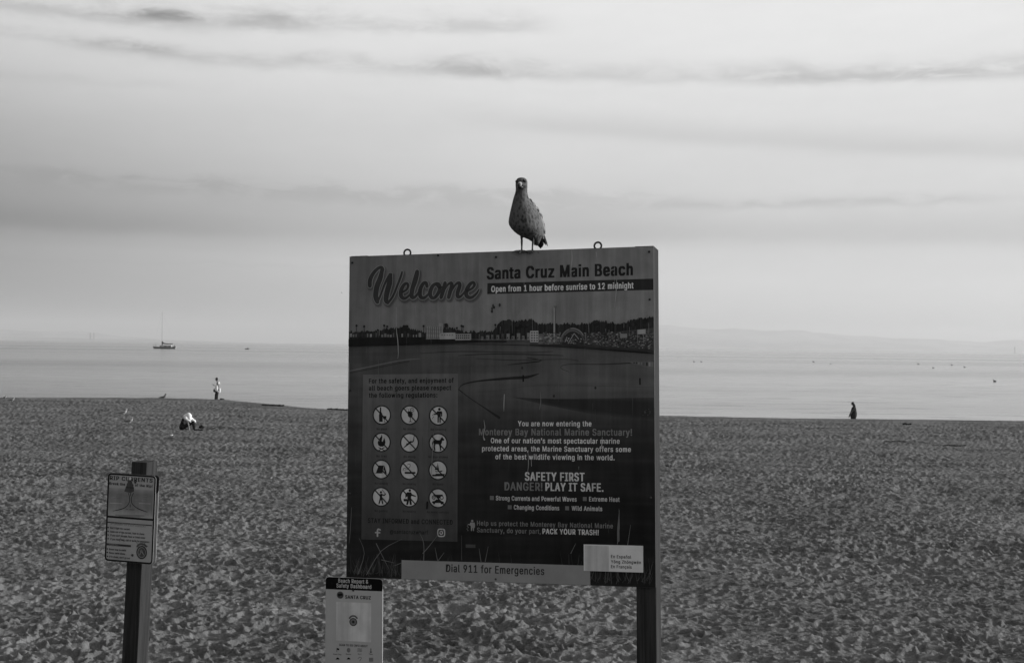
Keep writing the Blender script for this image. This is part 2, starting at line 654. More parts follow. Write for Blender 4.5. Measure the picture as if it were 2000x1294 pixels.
class Print:
    """flat print on a board: polygons with an ink each, in thin layers"""
    step = .00001
    clamp = None

    def __init__(s, fr, z=.0004):
        s.fr, s.z, s.v, s.f, s.c = fr, z, [], [], []

    def _z(s):
        s.z += s.step
        return s.z

    def tri(s, pts, faces, col, z=None):
        z = s._z() if z is None else z
        k = len(s.v)
        if s.clamp:
            pts = [(min(max(p[0], s.clamp[0]), s.clamp[1]), p[1]) for p in pts]
        s.v += [(p[0], p[1], z) for p in pts]
        s.f += [tuple(i + k for i in f) for f in faces]
        s.c += [col] * len(pts) if not isinstance(col, list) else col

    def poly(s, pts, v, loc=False):
        """pts in photo measure (or board metres when loc), v the seen grey"""
        if not loc:
            pts = [s.fr.p(*p) for p in pts]
        t = geometry.tessellate_polygon([[Vector((p[0], p[1], 0)) for p in pts]])
        s.tri(pts, t, ink(v))

    def rect(s, x0, y0, x1, y1, v, loc=False, grad=None):
        if loc:
            P = [(x0, y0), (x1, y0), (x1, y1), (x0, y1)]
        else:
            a, b = s.fr.p(x0, y0), s.fr.p(x1, y1)
            P = [(a[0], a[1]), (b[0], a[1]), (b[0], b[1]), (a[0], b[1])]
        if grad:
            s.tri(P, [(0, 1, 2, 3)], [ink(grad[0])] * 2 + [ink(grad[1])] * 2)
        else:
            s.tri(P, [(0, 1, 2, 3)], ink(v))

    def stroke(s, pts, w, v, loc=False, closed=False, seg=3, smooth=True):
        """ribbon of varying width along a smoothed line; widths in the same measure as pts"""
        if not hasattr(w, '__len__'):
            w = [w] * len(pts)
        P = [tuple(p) + (q,) for p, q in zip(pts, w)]
        out = []
        n = len(P)
        if smooth and n > 2:
            rngi = range(n if closed else n - 1)
            for i in rngi:
                p0 = P[(i - 1) % n] if closed or i > 0 else P[i]
                p1, p2 = P[i], P[(i + 1) % n]
                p3 = P[(i + 2) % n] if closed or i + 2 < n else p2
                for k in range(seg):
                    t = k / seg
                    out.append(tuple(.5 * (2 * b + (c - a) * t + (2 * a - 5 * b + 4 * c - d) * t * t + (-a + 3 * b - 3 * c + d) * t ** 3)
                                     for a, b, c, d in zip(p0, p1, p2, p3)))
            out.append(P[0] if closed else P[-1])
        else:
            out = P + ([P[0]] if closed else [])
        if not loc:
            sc = (Vector(s.fr.p(out[0][0] + 1, out[0][1])) - Vector(s.fr.p(out[0][0], out[0][1]))).length
            out = [tuple(s.fr.p(a, b)) + (c * sc,) for a, b, c in out]
        L, Rr = [], []
        for i, (a, b, c) in enumerate(out):
            p, q = out[max(i - 1, 0)], out[min(i + 1, len(out) - 1)]
            dx, dy = q[0] - p[0], q[1] - p[1]
            l = math.hypot(dx, dy) or 1
            nx, ny = -dy / l * c / 2, dx / l * c / 2
            L.append((a + nx, b + ny)); Rr.append((a - nx, b - ny))
        k = len(L)
        fs = [(i, k + i, k + i + 1, i + 1) for i in range(k - 1)]
        s.tri(L + Rr, fs, ink(v))
        if not closed and max(q[2] for q in out) > .004:
            for a, b, c in (out[0], out[-1]):
                s.disc((a, b), c / 2, v, True, 8)

    def disc(s, c, r, v, loc=False, n=28, ry=None):
        if not loc:
            sc = (Vector(s.fr.p(c[0] + 1, c[1])) - Vector(s.fr.p(*c))).length
            c, r = s.fr.p(*c), r * sc
            ry = ry * sc if ry else None
        ry = ry or r
        s.tri([(c[0] + r * math.cos(t), c[1] + ry * math.sin(t)) for t in [2 * math.pi * i / n for i in range(n)]], [tuple(range(n))], ink(v))

    def ring(s, c, r, w, v, n=32):
        P = [(c[0] + q * math.cos(t), c[1] + q * math.sin(t)) for q in (r, r - w) for t in [2 * math.pi * i / n for i in range(n)]]
        s.tri(P, [(i, (i + 1) % n, n + (i + 1) % n, n + i) for i in range(n)], ink(v))

    def text(s, txt, x0, x1, y, cap, v, bold=.018, italic=0.):
        vs, fs, capH = text_shape(txt, 0.0, italic)
        a = s.fr.p(x0, y)
        b = s.fr.p(x1, y)
        h = abs(s.fr.p(x0, y - cap)[1] - a[1])
        xs_ = [p[0] for p in vs]
        mn, mx = min(xs_), max(xs_)
        kx, ky = (b[0] - a[0]) / (mx - mn), h / capH
        o = bold * 1.2
        for ox, oy in ((0, 0), (-o, -o * .4), (o, -o * .4), (-o, o * .4), (o, o * .4)):
            s.tri([(a[0] + (p[0] - mn) * kx + ox * ky * .9, a[1] + p[1] * ky + oy * ky) for p in vs], fs, ink(v))

    def build(s, name, parent, mat=None):
        me = bpy.data.meshes.new(name)
        me.from_pydata(s.v, [], s.f)
        at = me.color_attributes.new('ink', 'FLOAT_COLOR', 'POINT')
        at.data.foreach_set('color', [q for c in s.c for q in (c, c, c, 1.0)])
        me.update()
        return link(name, me, mat or M_ink, parent)


_tc = {}
try:      # the sans face that ships with Blender; its built-in face otherwise
    import os
    FACE = bpy.data.fonts.load(os.path.join(bpy.utils.system_resource('DATAFILES'), 'fonts', 'Inter.woff2'))
except Exception:
    FACE = None


def text_shape(txt, bold, italic=0.):
    def raw(t):
        cu = bpy.data.curves.new('t', 'FONT')
        cu.body = t
        if FACE:
            cu.font = FACE
        cu.size = 1
        cu.shear = italic
        cu.resolution_u = 3
        cu.space_character = 1.13
        cu.space_word = 1.05
        ob = bpy.data.objects.new('t', cu)
        COL.objects.link(ob)
        dg = bpy.context.evaluated_depsgraph_get()
        me = bpy.data.meshes.new_from_object(ob.evaluated_get(dg))
        vs = [tuple(v.co) for v in me.vertices]
        fs = [tuple(p.vertices) for p in me.polygons]
        bpy.data.objects.remove(ob)
        bpy.data.meshes.remove(me)
        bpy.data.curves.remove(cu)
        return vs, fs
    key = ('H', bold)
    if key not in _tc:
        v, _ = raw('H')
        _tc[key] = max(p[1] for p in v)
    v, f = raw(txt)
    return v, f, _tc[key]


# ------------------------------------------------------------------ materials for the posts
def wood_material(name, albedo, along=(30, 30, 1.2)):
    m = material(name, albedo, .85, .08, .4, 6, along, .5, 9)
    return m


M_wood = wood_material('weathered_grey_wood', .038, (14, .5, 14))
M_wood_dark = wood_material('stained_dark_wood', .035)
M_wood_brown = wood_material('weathered_brown_wood', .038, (14, .5, 14))  # same tone as the welcome board's posts, for the rip sign post
M_board = material('painted_aluminium', .05, .5, .3, .2, 6)
M_steel = material('weathered_steel', .05, .5, .4, .2, 20)
M_bolt = material('dark_rusted_iron', .018, .6, .2, .3, 40)
M_alu = material('bare_aluminium_edge', .35, .4, .5, .15, 10, metal=.4)
M_screw = material('rusty_screw_head', .02, .6, .3)

# ================================================================== WELCOME SIGN
yaw = rad(-14.69)
A = Frame(Vector((-.0671, 5.9075, 3.9777)), yaw, rad(-1.5), rad(-3.23))
tl, tr, bl, br = A.p(682, 501.5), A.p(1278, 480), A.p(677, 1127), A.p(1279, 1146)
X0, X1 = (tl[0] + bl[0]) / 2, (tr[0] + br[0]) / 2
Y1, Y0 = (tl[1] + tr[1]) / 2, (bl[1] + br[1]) / 2
Print.clamp = (X0 + .001, X1 - .001)
print('main sign', X0, X1, Y0, Y1, tl, tr, bl, br, 'yaw', math.degrees(yaw))
ws = empty('welcome_sign', M=A.M)
tag(ws, 'large square beach welcome board with sun-faded print on two wooden posts, gull standing on top', 'sign')

TH = .012
mb = MB()
mb.box((X0, Y0, -TH), (X1, Y1, 0))
mb.build('backing_board', M_board, ws)
PW, PD = .089, .14
top_ext = .004
zg = ws.matrix_world.inverted() @ Vector((0, 0, 2.3))
for (a, nm) in ((X0, 'post'), (X1 - PW, 'post')):
    mb = MB()
    mb.box((a + .0005 if a == X0 else a, -2.6, -TH - PD), (a + PW - (.0005 if a != X0 else 0) + (.001 if a != X0 else 0), Y1 + top_ext, -TH - .0005), .004)
    mb.build('post', M_wood if a != X0 else M_wood, ws)
for yy in (Y1 - .10, (Y0 + Y1) / 2, Y0 + .02):
    mb = MB()
    mb.box((X0 + PW + .001, yy, -TH - .045), (X1 - PW - .001, yy + .085, -TH - .001), .003)
    mb.build('rail', M_wood, ws)
# eye bolts in the top rail
for px, py in ((791, 492), (1165, 478)):
    c = A.p(px, py)
    mb = MB()
    R_, r_ = .0165, .0044
    ring = [(c[0] + R_ * math.cos(t), c[1] + R_ * math.sin(t), -TH - .022) for t in [2 * math.pi * i / 24 for i in range(25)]]
    mb.tube(ring, r_, 8, cap=False)
    mb.tube([(c[0], c[1] - R_, -TH - .022), (c[0], Y1 - .02, -TH - .022)], .005, 8)
    mb.build('eye_bolt', M_bolt, ws, smooth=True)


# background print: faded photograph of the beach
def bgv(px, py):
    n1 = mnoise.noise(Vector((px * .01, py * .03, 0)))
    n2 = mnoise.noise(Vector((px * .035, py * .05, 7)))
    if py < 664:
        v = np.interp(px, [680, 760, 900, 1280], [55, 61, 64, 70]) + (py - 560) * .03
        return v + n1 * 2
    lft = np.interp(py, [664, 680, 740, 820, 900, 980, 1150], [34, 38, 38, 32, 26, 20, 16])
    rgt = np.interp(py, [664, 690, 720, 790, 830, 880, 960, 1040, 1150], [46, 47, 45, 42, 27, 22, 16, 12, 14])
    t = min(max((px - 700) / 450, 0), 1)
    n3 = mnoise.noise(Vector((px * .006, py * .11, 2)))
    k = .5 + .5 * math.tanh((px - (905 + abs(py - 760) * 1.4)) / 14)
    k = k * max(0, 1 - abs(py - 745) / 45)
    return lft * (1 - t) + rgt * t + n1 * 3 + n2 * 1.5 + n3 * 4 + 5 * k


pr = Print(A, .0002)
NX, NY = 90, 120
vs, cs = [], []
for j in range(NY + 1):
    for i in range(NX + 1):
        x = X0 + .001 + (X1 - X0 - .002) * i / NX
        y = Y0 + .001 + (Y1 - Y0 - .002) * j / NY
        vs.append((x, y))
        cs.append(ink(bgv(*A.q(x, y))))
pr.tri(vs, [(j * (NX + 1) + i, j * (NX + 1) + i + 1, (j + 1) * (NX + 1) + i + 1, (j + 1) * (NX + 1) + i) for j in range(NY) for i in range(NX)], cs)
pr.build('printed_panel', ws)

# skyline of the printed photograph
pr = Print(A, .0006)
rr = random.Random(3)


def jag(x0, x1, yb, prof, step=2.2, amp=4, v=18, pr=pr):
    pts = [(x0, yb)]
    x = x0
    while x <= x1:
        h = float(np.interp(x, [p[0] for p in prof], [p[1] for p in prof]))
        pts.append((x, h + rr.uniform(-amp, amp)))
        x += rr.uniform(.5, 1.5) * step
    pts.append((x1, yb))
    for a, b in zip(pts[1:-2], pts[2:-1]):
        pr.tri([A.p(a[0], yb), A.p(b[0], yb), A.p(*b), A.p(*a)], [(0, 1, 2, 3)], ink(v + rr.uniform(-5, 5)))


jag(681, 1278, 662, [(681, 648), (740, 644), (790, 638), (830, 648), (880, 640), (910, 648), (965, 646), (975, 630), (990, 624), (1010, 628), (1040, 622),
                      (1050, 632), (1090, 632), (1150, 632), (1170, 626), (1210, 632), (1240, 624), (1278, 618)], 1.6, 3, 22)
for c, r in (((1016, 634), 10), ((995, 632), 9), ((1028, 634), 8), ((985, 640), 10), ((1262, 630), 10), ((1240, 632), 9), ((1166, 632), 7), ((792, 640), 6), ((873, 636), 5), ((765, 644), 5)):
    for k in range(7):
        pr.disc((c[0] + rr.uniform(-.6, .6) * r, c[1] + rr.uniform(-.5, .5) * r), r * rr.uniform(.3, .6), rr.uniform(16, 28), n=9)
for x in (697, 712, 751, 757, 828, 893, 902, 905, 968, 1128, 1143, 1186, 1190):
    h = rr.uniform(9, 16)
    pr.stroke([(x, 650), (x, 650 - h)], 1, 24)
    pr.disc((x, 650 - h), 2.2, 20, n=7)
# dark wharf on the left
pr.poly([(681, 660), (760, 658), (832, 658), (832, 668), (990, 668), (990, 665), (920, 664), (920, 662)], 20)
pr.poly([(681, 662), (820, 658), (940, 664), (940, 668), (760, 674), (681, 676)], 15)
for k in range(26):
    x = 684 + k * 5.6
    pr.rect(x, rr.uniform(649, 654), x + rr.uniform(2, 5), 658, rr.choice([30, 44, 58, 26, 70]))
# white hotel with balconies
pr.rect(833, 636, 864, 662, 66)
pr.rect(858, 631, 866, 662, 76)
for k in range(7):
    pr.rect(834.5 + k * 4, 638, 836 + k * 4, 660, 98)
for k in range(9):
    pr.rect(833, 639 + k * 2.6, 863, 639.7 + k * 2.6, 44)
pr.rect(860, 650, 890, 662, 84)
pr.rect(890, 652, 921, 664, 72)
for k in range(7):
    pr.rect(891 + k * 4, 654, 893.5 + k * 4, 656.5, 26)
    pr.rect(891 + k * 4, 658.5, 893.5 + k * 4, 661, 24)
    if k < 5:
        pr.rect(863 + k * 5, 653, 865.5 + k * 5, 655, 52)
for k in range(10):
    x = 940 + k * 10
    pr.rect(x, rr.uniform(650, 657), x + rr.uniform(4, 9), 664, rr.uniform(30, 74))
    pr.rect(x + 1, 658, x + 3, 661, 24)
# boardwalk: white block, ride tower, arched casino roof, stacked rides
pr.rect(1036, 646, 1052, 668, 88)
for k in range(3):
    for j in range(4):
        pr.rect(1038 + k * 5, 648.5 + j * 5, 1041 + k * 5, 651 + j * 5, 34)
pr.rect(1052, 652, 1094, 672, 54)
for k in range(22):
    x = 1053 + rr.uniform(0, 40)
    y = rr.uniform(653, 668)
    pr.rect(x, y, x + rr.uniform(2, 6), y + rr.uniform(1, 3), rr.choice([24, 84, 34, 96]))
pr.rect(1081.6, 598, 1084.6, 668, 78)
pr.rect(1084.6, 600, 1085.6, 668, 40)
pr.rect(1082, 597, 1088, 601, 60)
pr.poly([(1092, 672)] + [(1119 + 26 * math.cos(t), 672 - 32 * math.sin(t)) for t in [math.pi * i / 14 for i in range(14, -1, -1)]], 44)
pr.poly([(1097, 672)] + [(1119 + 21 * math.cos(t), 672 - 27 * math.sin(t)) for t in [math.pi * i / 14 for i in range(14, -1, -1)]], 26)
for k in range(60):
    t = rr.uniform(.1, 3.0)
    q = rr.uniform(0, 19)
    x, y = 1119 + q * math.cos(t), 671 - q * math.sin(t)
    pr.rect(x, y, x + rr.uniform(1, 4), y + rr.uniform(.7, 2.4), rr.choice([20, 60, 84, 40, 30, 70]))
for a0, a1, w, q in ((.25, 1.7, 25, 72), (1.9, 3.0, 24, 62), (.9, 2.4, 20, 54)):
    pr.stroke([(1119 + w * math.cos(t), 671 - (w + 5) * math.sin(t)) for t in [a0 + (a1 - a0) * i / 9 for i in range(10)]], 1.8, q, smooth=False)
for a in (((1110, 671), (1122, 651)), ((1122, 651), (1131, 662)), ((1104, 668), (1108, 658))):
    pr.stroke(a, 1.4, 84, smooth=False)
for k in range(70):
    x, y = rr.uniform(1054, 1098), rr.uniform(648, 671)
    pr.rect(x, y, x + rr.uniform(1, 5), y + rr.uniform(.6, 1.8), rr.choice([22, 70, 88, 34, 50, 26]))
pr.poly([(1140, 652), (1200, 648), (1277, 640), (1277, 688), (1140, 674)], 36)
for k in range(620):
    x = rr.uniform(1140, 1276)
    y = rr.uniform(646 + (1278 - x) * .02, 672 + (x - 1140) * .07)
    w = rr.uniform(.8, 4.5)
    if x + w > 1277.5:
        continue
    pr.rect(x, y, x + w, y + rr.uniform(.7, 2.6), rr.choice([22, 34, 48, 62, 84, 28, 44, 70]))
for k in range(13):
    x = rr.uniform(1142, 1275)
    y = rr.uniform(650, 672)
    pr.stroke([(x, y), (x + rr.uniform(-1, 1), y - rr.uniform(8, 24))], rr.uniform(.5, 1.1), rr.choice([74, 66, 30]), smooth=False)
pr.poly([(1246, 644), (1262, 643), (1262, 652), (1246, 653)], 82)
pr.rect(1212, 652, 1226, 660, 74)
pr.poly([(1036, 672), (1100, 672), (1278, 684), (1278, 688), (1100, 676), (1036, 674)], 26)
pr.build('printed_skyline', ws)

# stream, sandbars, grasses of the printed photograph
pr = Print(A, .0006)
for k in range(5):
    pr.poly([(1000 + k * 14, 775 + k * .8), (1060, 779 - k * .3), (1277, 776 + k * 2.4), (1277, 822 - k * 2), (1150, 807 - k * 1.6), (1060, 789 - k)], 31 - k * 1.8)
for pts, w, v in (
    ([(896, 760), (905, 750), (940, 743), (1000, 738), (1030, 736), (1053, 729)], [1, 2, 3, 5, 5, 1], 20),
    ([(896, 760), (915, 775), (945, 795), (975, 815)], [2, 1.5, 2, 5], 20),
    ([(683, 724), (730, 714), (780, 704), (820, 700)], [1.5, 2, 2, 1], 56),
    ([(683, 728), (740, 717), (800, 705)], [1, 1, 1], 24),
    ([(992, 712), (1030, 708), (1058, 704), (1030, 698)], [1, 2, 2, 1], 20),
    ([(895, 694), (960, 691), (1040, 692), (1100, 694)], [1, 2, 2, 1], 26),
    ([(820, 690), (900, 686), (1020, 688), (1080, 686)], [1, 1.5, 1.5, 1], 28),
    ([(930, 700), (1010, 703), (1100, 701), (1130, 704)], [1, 1.5, 1, 1], 30),
    ([(1112, 726), (1095, 718), (1110, 711), (1180, 711), (1277, 706)], [.6, 1, 1, 1.5, 3], 24),
    ([(683, 676), (900, 672), (1080, 676), (1277, 690)], [1, 1.2, 1.5, 2], 24),
    ([(900, 768), (980, 762), (1060, 752), (1277, 756)], [.6, .6, .6, .6], 38),
):
    pr.stroke(pts, w, v)
pr.poly([(1225, 706), (1277, 705), (1277, 722), (1250, 714)], 52)
for k in range(9):
    x = 1232 + k * 5
    pr.rect(x, 707, x + rr.uniform(1, 4), 708 + k, rr.choice([30, 70, 60, 24]))
for x, y in ((1250, 744), (1022, 738)):
    pr.rect(x - 1.4, y - 6, x + 1.4, y + 7, 10)
for x, y in ((965, 600), (976, 595), (961, 608), (1020, 718), (1082, 773), (1163, 757), (1240, 782)):
    pr.disc((x, y), 2.2, 26, n=7, ry=3)
# dry grass and twigs along the lower edge
for k in range(230):
    left = k % 3 != 0
    x = rr.uniform(681, 900) if left else rr.uniform(1120, 1276)
    if k % 17 == 0:
        x = rr.uniform(900, 1120)
    yb = 1124 + (x - 680) * .031
    h = rr.uniform(12, 48) * (1.3 if not left else 1.0)
    lean = rr.uniform(-14, 14)
    x2 = min(max(x + lean, 680), 1276)
    pr.stroke([(x, yb - rr.uniform(0, 10)), ((x + x2) / 2 + rr.uniform(-2, 2), yb - h * .5), (x2, yb - h)], [rr.uniform(.7, 1.4), .9, .3], rr.uniform(24, 44))
for a in (((716, 1122), (745, 1075), (785, 1052)), ((735, 1060), (760, 1110)), ((745, 1092), (770, 1098)), ((700, 1120), (712, 1080), (702, 1050)),
          ((828, 1094), (828, 1060), (820, 1040)), ((826, 1080), (840, 1064), (866, 1030)), ((790, 1096), (770, 1104)), ((855, 1094), (850, 1068)), ((856, 1094), (868, 1078)),
          ((1206, 1062), (1210, 1030), (1209, 992)), ((1226, 1064), (1232, 1024)), ((940, 1096), (936, 1070)), ((948, 1096), (954, 1066)), ((1115, 1080), (1125, 1060))):
    pr.stroke(a, [1.4] + [1.1] * (len(a) - 2) + [.5], 56)
pr.stroke([(1208, 1055), (1208, 1030), (1210, 995)], [4.5, 4, .5], 50)
pr.stroke([(902, 1092), (902, 1045)], [2, 1.2], 34)
pr.rect(910, 1062, 929, 1069, 36)
pr.build('printed_foreground', ws)['kind'] = 'stuff'

# "Welcome" brush script
WZ = lambda x, y: (660 + x / 5.391, 460 + y / 5.391)
S_W = [
    ([(338, 528), (340, 470), (372, 400), (425, 345), (462, 335), (474, 362)], [40, 42, 36, 30, 30, 34]),
    ([(470, 345), (450, 440), (412, 540), (400, 640), (418, 698)], [34, 50, 54, 52, 40]),
    ([(418, 698), (450, 630), (490, 520), (535, 430), (560, 410)], [24, 20, 22, 24, 30]),
    ([(552, 415), (545, 500), (518, 600), (508, 680), (528, 708)], [40, 54, 54, 48, 30]),
    ([(528, 708), (580, 640), (630, 520), (668, 420), (677, 380)], [26, 22, 22, 22, 16]),
    ([(665, 600), (722, 572), (742, 525), (722, 502), (688, 530), (664, 590), (672, 645), (712, 660), (765, 615)], [20, 22, 26, 26, 36, 42, 38, 28, 18]),
    ([(760, 625), (815, 520), (838, 420), (836, 385)], [18, 20, 30, 36]),
    ([(836, 380), (812, 470), (782, 580), (780, 645), (815, 645), (862, 580)], [40, 44, 46, 40, 28, 18]),
    ([(940, 535), (930, 498), (900, 505), (868, 570), (870, 640), (912, 654), (965, 605)], [32, 32, 34, 42, 40, 30, 18]),
    ([(1040, 505), (1000, 530), (972, 600), (990, 655), (1030, 645), (1070, 580), (1070, 520), (1040, 505), (1060, 545), (1105, 540)], [30, 36, 42, 34, 32, 36, 34, 26, 18, 16]),
    ([(1130, 500), (1110, 580), (1088, 650)], [36, 40, 36]),
    ([(1105, 600), (1160, 515), (1196, 500), (1200, 530), (1180, 600), (1168, 650)], [18, 22, 32, 38, 40, 36]),
    ([(1185, 600), (1240, 515), (1278, 498), (1284, 530), (1262, 600), (1264, 645), (1300, 635), (1345, 580)], [18, 22, 32, 38, 40, 34, 24, 18]),
    ([(1345, 590), (1410, 560), (1440, 520), (1425, 492), (1385, 520), (1352, 590), (1362, 640), (1408, 652), (1460, 610), (1488, 565)], [20, 22, 28, 28, 36, 42, 40, 30, 22, 10]),
]
sh, outl, fill = Print(A, .0006), Print(A, .0018), Print(A, .0024)
for grow, v_, dx, dy in ((44, 54, 10, 16), (30, 48, 10, 16), (16, 43, 10, 16)):
    for pts, w in S_W:
        sh.stroke([WZ(x + dx, y + dy) for x, y in pts], [(q + grow) / 5.391 for q in w], v_)
for pts, w in S_W:
    outl.stroke([WZ(x, y) for x, y in pts], [(q + 16) / 5.391 for q in w], 72)
    fill.stroke([WZ(x, y) for x, y in pts], [(q + 2) / 5.391 for q in w], 29)
sh.build('welcome_shadow_print', ws)
outl.build('welcome_outline', ws)
fill.build('welcome_lettering', ws)

# header text
pr = Print(A, .0008)
pr.text('Santa Cruz Main Beach', 952, 1235, 545, 22.5, 18, .03)
a, b = A.p(952, 553), A.p(1277.5, 566)
pr.tri([(a[0], a[1]), (X1 - .0015, a[1]), (X1 - .0015, A.p(952, 574)[1]), (a[0], A.p(952, 574)[1])], [(3, 2, 1, 0)], ink(23))
pr.text('Open from 1 hour before sunrise to 12 midnight', 960, 1237, 570, 11.5, 122, .022)
pr.build('heading_lettering', ws)

# regulations panel
pr = Print(A, .0012)
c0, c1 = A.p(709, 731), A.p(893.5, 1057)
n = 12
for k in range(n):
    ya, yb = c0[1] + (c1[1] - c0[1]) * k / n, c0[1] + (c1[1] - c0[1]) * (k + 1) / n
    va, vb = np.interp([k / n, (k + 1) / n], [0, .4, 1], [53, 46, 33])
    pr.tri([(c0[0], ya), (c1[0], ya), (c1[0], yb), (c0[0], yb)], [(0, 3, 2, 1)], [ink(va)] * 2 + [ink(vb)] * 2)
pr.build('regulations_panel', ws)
pr = Print(A, .0016)
pr.text('For the safety, and enjoyment of', 721, 886, 748, 9, 15, .022)
pr.text('all beach goers please respect', 721, 881, 762, 9, 15, .022)
pr.text('the following regulations:', 721, 854, 776, 9, 15, .022)
pr.text('STAY INFORMED and CONNECTED', 719, 884, 1020, 9, 17, .02)
pr.text('@santacruzwharf', 762, 836, 1041, 7.5, 16, .015)
pr.build('regulations_lettering', ws)['kind'] = 'stuff'
pr = Print(A, .0016)
# round "f" mark and camera mark
pr.stroke([(743, 1034), (739, 1032.5), (737.5, 1036), (737.5, 1046)], [2.6, 2.8, 3, 3], 88)
pr.stroke([(733.5, 1039), (742, 1039.4)], 2.4, 88)
pr.build('social_mark', ws)
pr = Print(A, .0016)
cc = A.p(862, 1039.5)
rd = .0165
pr.stroke([(cc[0] + rd * a_, cc[1] + rd * b_) for a_, b_ in ((-.45, 1), (.45, 1), (.9, .85), (1, .45), (1, -.45), (.85, -.85), (.45, -1), (-.45, -1), (-.85, -.85), (-1, -.45), (-1, .45), (-.85, .85))], .0052, 96, loc=True, closed=True)
pr.ring(cc, .0088, .0042, 96)
pr.disc((cc[0] + .010, cc[1] + .010), .0018, 96, loc=True, n=8)
pr.build('social_mark', ws)


# the twelve round prohibition pictograms ------------------------------
def pictogram(px, py, caption, draw):
    pr = Print(A, .0016)
    c = A.p(px, py)
    r = .0445
    D = 22
    pr.disc(c, r, 100, True, 32)
    P = lambda x, y: (c[0] + x * r, c[1] + y * r)
    pr.stroke([P(-.72, .72), P(.72, -.72)], .0062, D, loc=True, smooth=False)
    K_ = type('K', (), {})()
    K_.poly = lambda pts, v=14: pr.poly([P(*q) for q in pts], v, loc=True)
    K_.line = lambda pts, w, v=14, sm=True: pr.stroke([P(*q) for q in pts], [q * r for q in w] if hasattr(w, '__len__') else w * r, v, loc=True, smooth=sm)
    K_.disc = lambda x, y, q, v=14, ry=None: pr.disc(P(x, y), q * r, v, True, 14, ry * r if ry else None)
    draw(K_)
    pr.ring(c, r + .002, .0062, D)
    w = len(caption) * 1.25
    pr.text(caption, px - w, px + w, py + 29, 4.0, 20, .01)
    pr.build('pictogram', ws)


def d_bottle(k):
    k.poly([(-.22, .82), (-.08, .82), (-.07, .35), (.06, .1), (.1, -.1), (.1, -.72), (-.3, -.72), (-.32, 0), (-.24, .3)])
    k.poly([(.14, -.1), (.5, -.1), (.52, -.3), (.4, -.46), (.24, -.46), (.12, -.3)])
    k.line([(.32, -.46), (.32, -.7)], .05); k.line([(.2, -.71), (.44, -.71)], .06)


def d_glass(k):
    k.poly([(-.2, .42), (.2, .36), (.34, .1), (.3, -.12), (.14, -.26), (-.04, -.26), (-.2, -.1), (-.22, .15)])
    k.line([(.07, -.26), (.07, -.62)], .07); k.poly([(-.14, -.74), (.28, -.74), (.07, -.6)])
    k.line([(-.12, .36), (-.16, .62), (-.3, .7), (-.44, .56)], .05, 50)
    k.line([(.26 + .2 * math.cos(t), .52 + .2 * math.sin(t)) for t in [i * .6 for i in range(11)]], .07, 40); k.disc(.26, .52, .06)


def d_litter(k):
    k.disc(.1, .66, .15)
    k.poly([(-.14, .46), (.34, .46), (.42, .32), (.42, -.1), (.3, -.1), (.28, .2), (.26, .2), (.26, -.74), (.12, -.74), (.1, -.08), (.06, -.08), (.04, -.74), (-.1, -.74), (-.1, .1), (-.16, .1), (-.2, .3)])
    k.line([(-.12, .36), (-.24, .16), (-.48, .14)], .13)
    for p in ((-.62, .04), (-.56, -.16), (-.64, -.3)):
        k.disc(p[0], p[1], .05)


def d_fire(k):
    k.poly([(0, .86), (-.06, .62), (-.24, .4), (-.26, .1), (-.38, .2), (-.44, -.06), (-.36, -.32), (-.14, -.46), (.14, -.46), (.36, -.3), (.44, -.02), (.36, .3), (.26, .52), (.22, .26), (.12, .06), (.02, .1), (.06, .34), (.1, .56)])
    k.line([(-.3, -.56), (.3, -.84)], .1); k.line([(.3, -.56), (-.3, -.84)], .1)


def d_dive(k):
    k.line([(-.66, -.54), (-.36, -.3), (-.08, -.08), (.12, .08)], [.06, .14, .2, .2])
    k.line([(.1, .08), (.4, .14), (.48, .4), (.5, .66), (.56, .7)], [.2, .12, .09, .08, .05])
    k.disc(-.26, -.16, .1)


def d_dog(k):
    k.poly([(-.56, .06), (-.5, .26), (-.34, .36), (-.06, .3), (.18, .3), (.34, .54), (.44, .66), (.5, .54), (.7, .36), (.62, .26), (.46, .24), (.4, 0), (.3, -.16), (.34, -.46), (.36, -.78), (.18, -.78), (.22, -.66), (.14, -.3), (.04, -.12), (-.26, -.12), (-.36, -.36), (-.28, -.7), (-.3, -.78), (-.44, -.78), (-.5, -.46), (-.46, -.1)])
    k.line([(-.52, .2), (-.64, 0), (-.62, -.22)], [.1, .08, .04])


def d_tent(k):
    k.poly([(-.3, .42), (.3, .42), (.08, -.42), (-.62, -.42)])
    k.poly([(.34, .42), (.62, -.42), (.44, -.42), (.28, .0), (.16, -.42), (.1, -.42)])
    k.line([(-.78, -.44), (-.62, -.42)], .04); k.line([(.62, -.4), (.76, -.5)], .04)


def d_smoke(k):
    k.poly([(-.5, -.2), (.7, -.2), (.7, -.4), (-.5, -.4)])
    k.line([(-.68, -.12), (-.62, .14), (-.4, .2), (-.1, .2), (.08, .34), (.1, .54), (-.06, .62), (-.2, .52)], .06, 36)
    k.line([(-.5, -.1), (-.44, .02), (-.2, .04), (.06, .02)], .06, 36)


def d_boat(k):
    k.poly([(-.04, .82), (.14, .0), (-.1, .0)]); k.poly([(-.12, .5), (-.14, .02), (-.38, .02)])
    k.poly([(-.34, -.06), (-.1, -.12), (.5, -.02), (.46, -.16), (-.2, -.2)])
    k.poly([(-.66, -.46), (-.3, -.46), (-.2, -.36), (.78, -.38), (.66, -.62), (-.58, -.64)])


def d_golf(k):
    k.disc(-.02, .48, .13)
    k.poly([(-.18, .3), (.14, .32), (.12, -.12), (.28, -.76), (.14, -.76), (0, -.3), (-.16, -.76), (-.3, -.76), (-.14, -.1)])
    k.line([(.04, .28), (.34, .16), (.48, .32)], .13); k.line([(.48, .32), (.1, .76)], .05)
    k.line([(-.3, .7), (-.2, .76)], .04, 40)


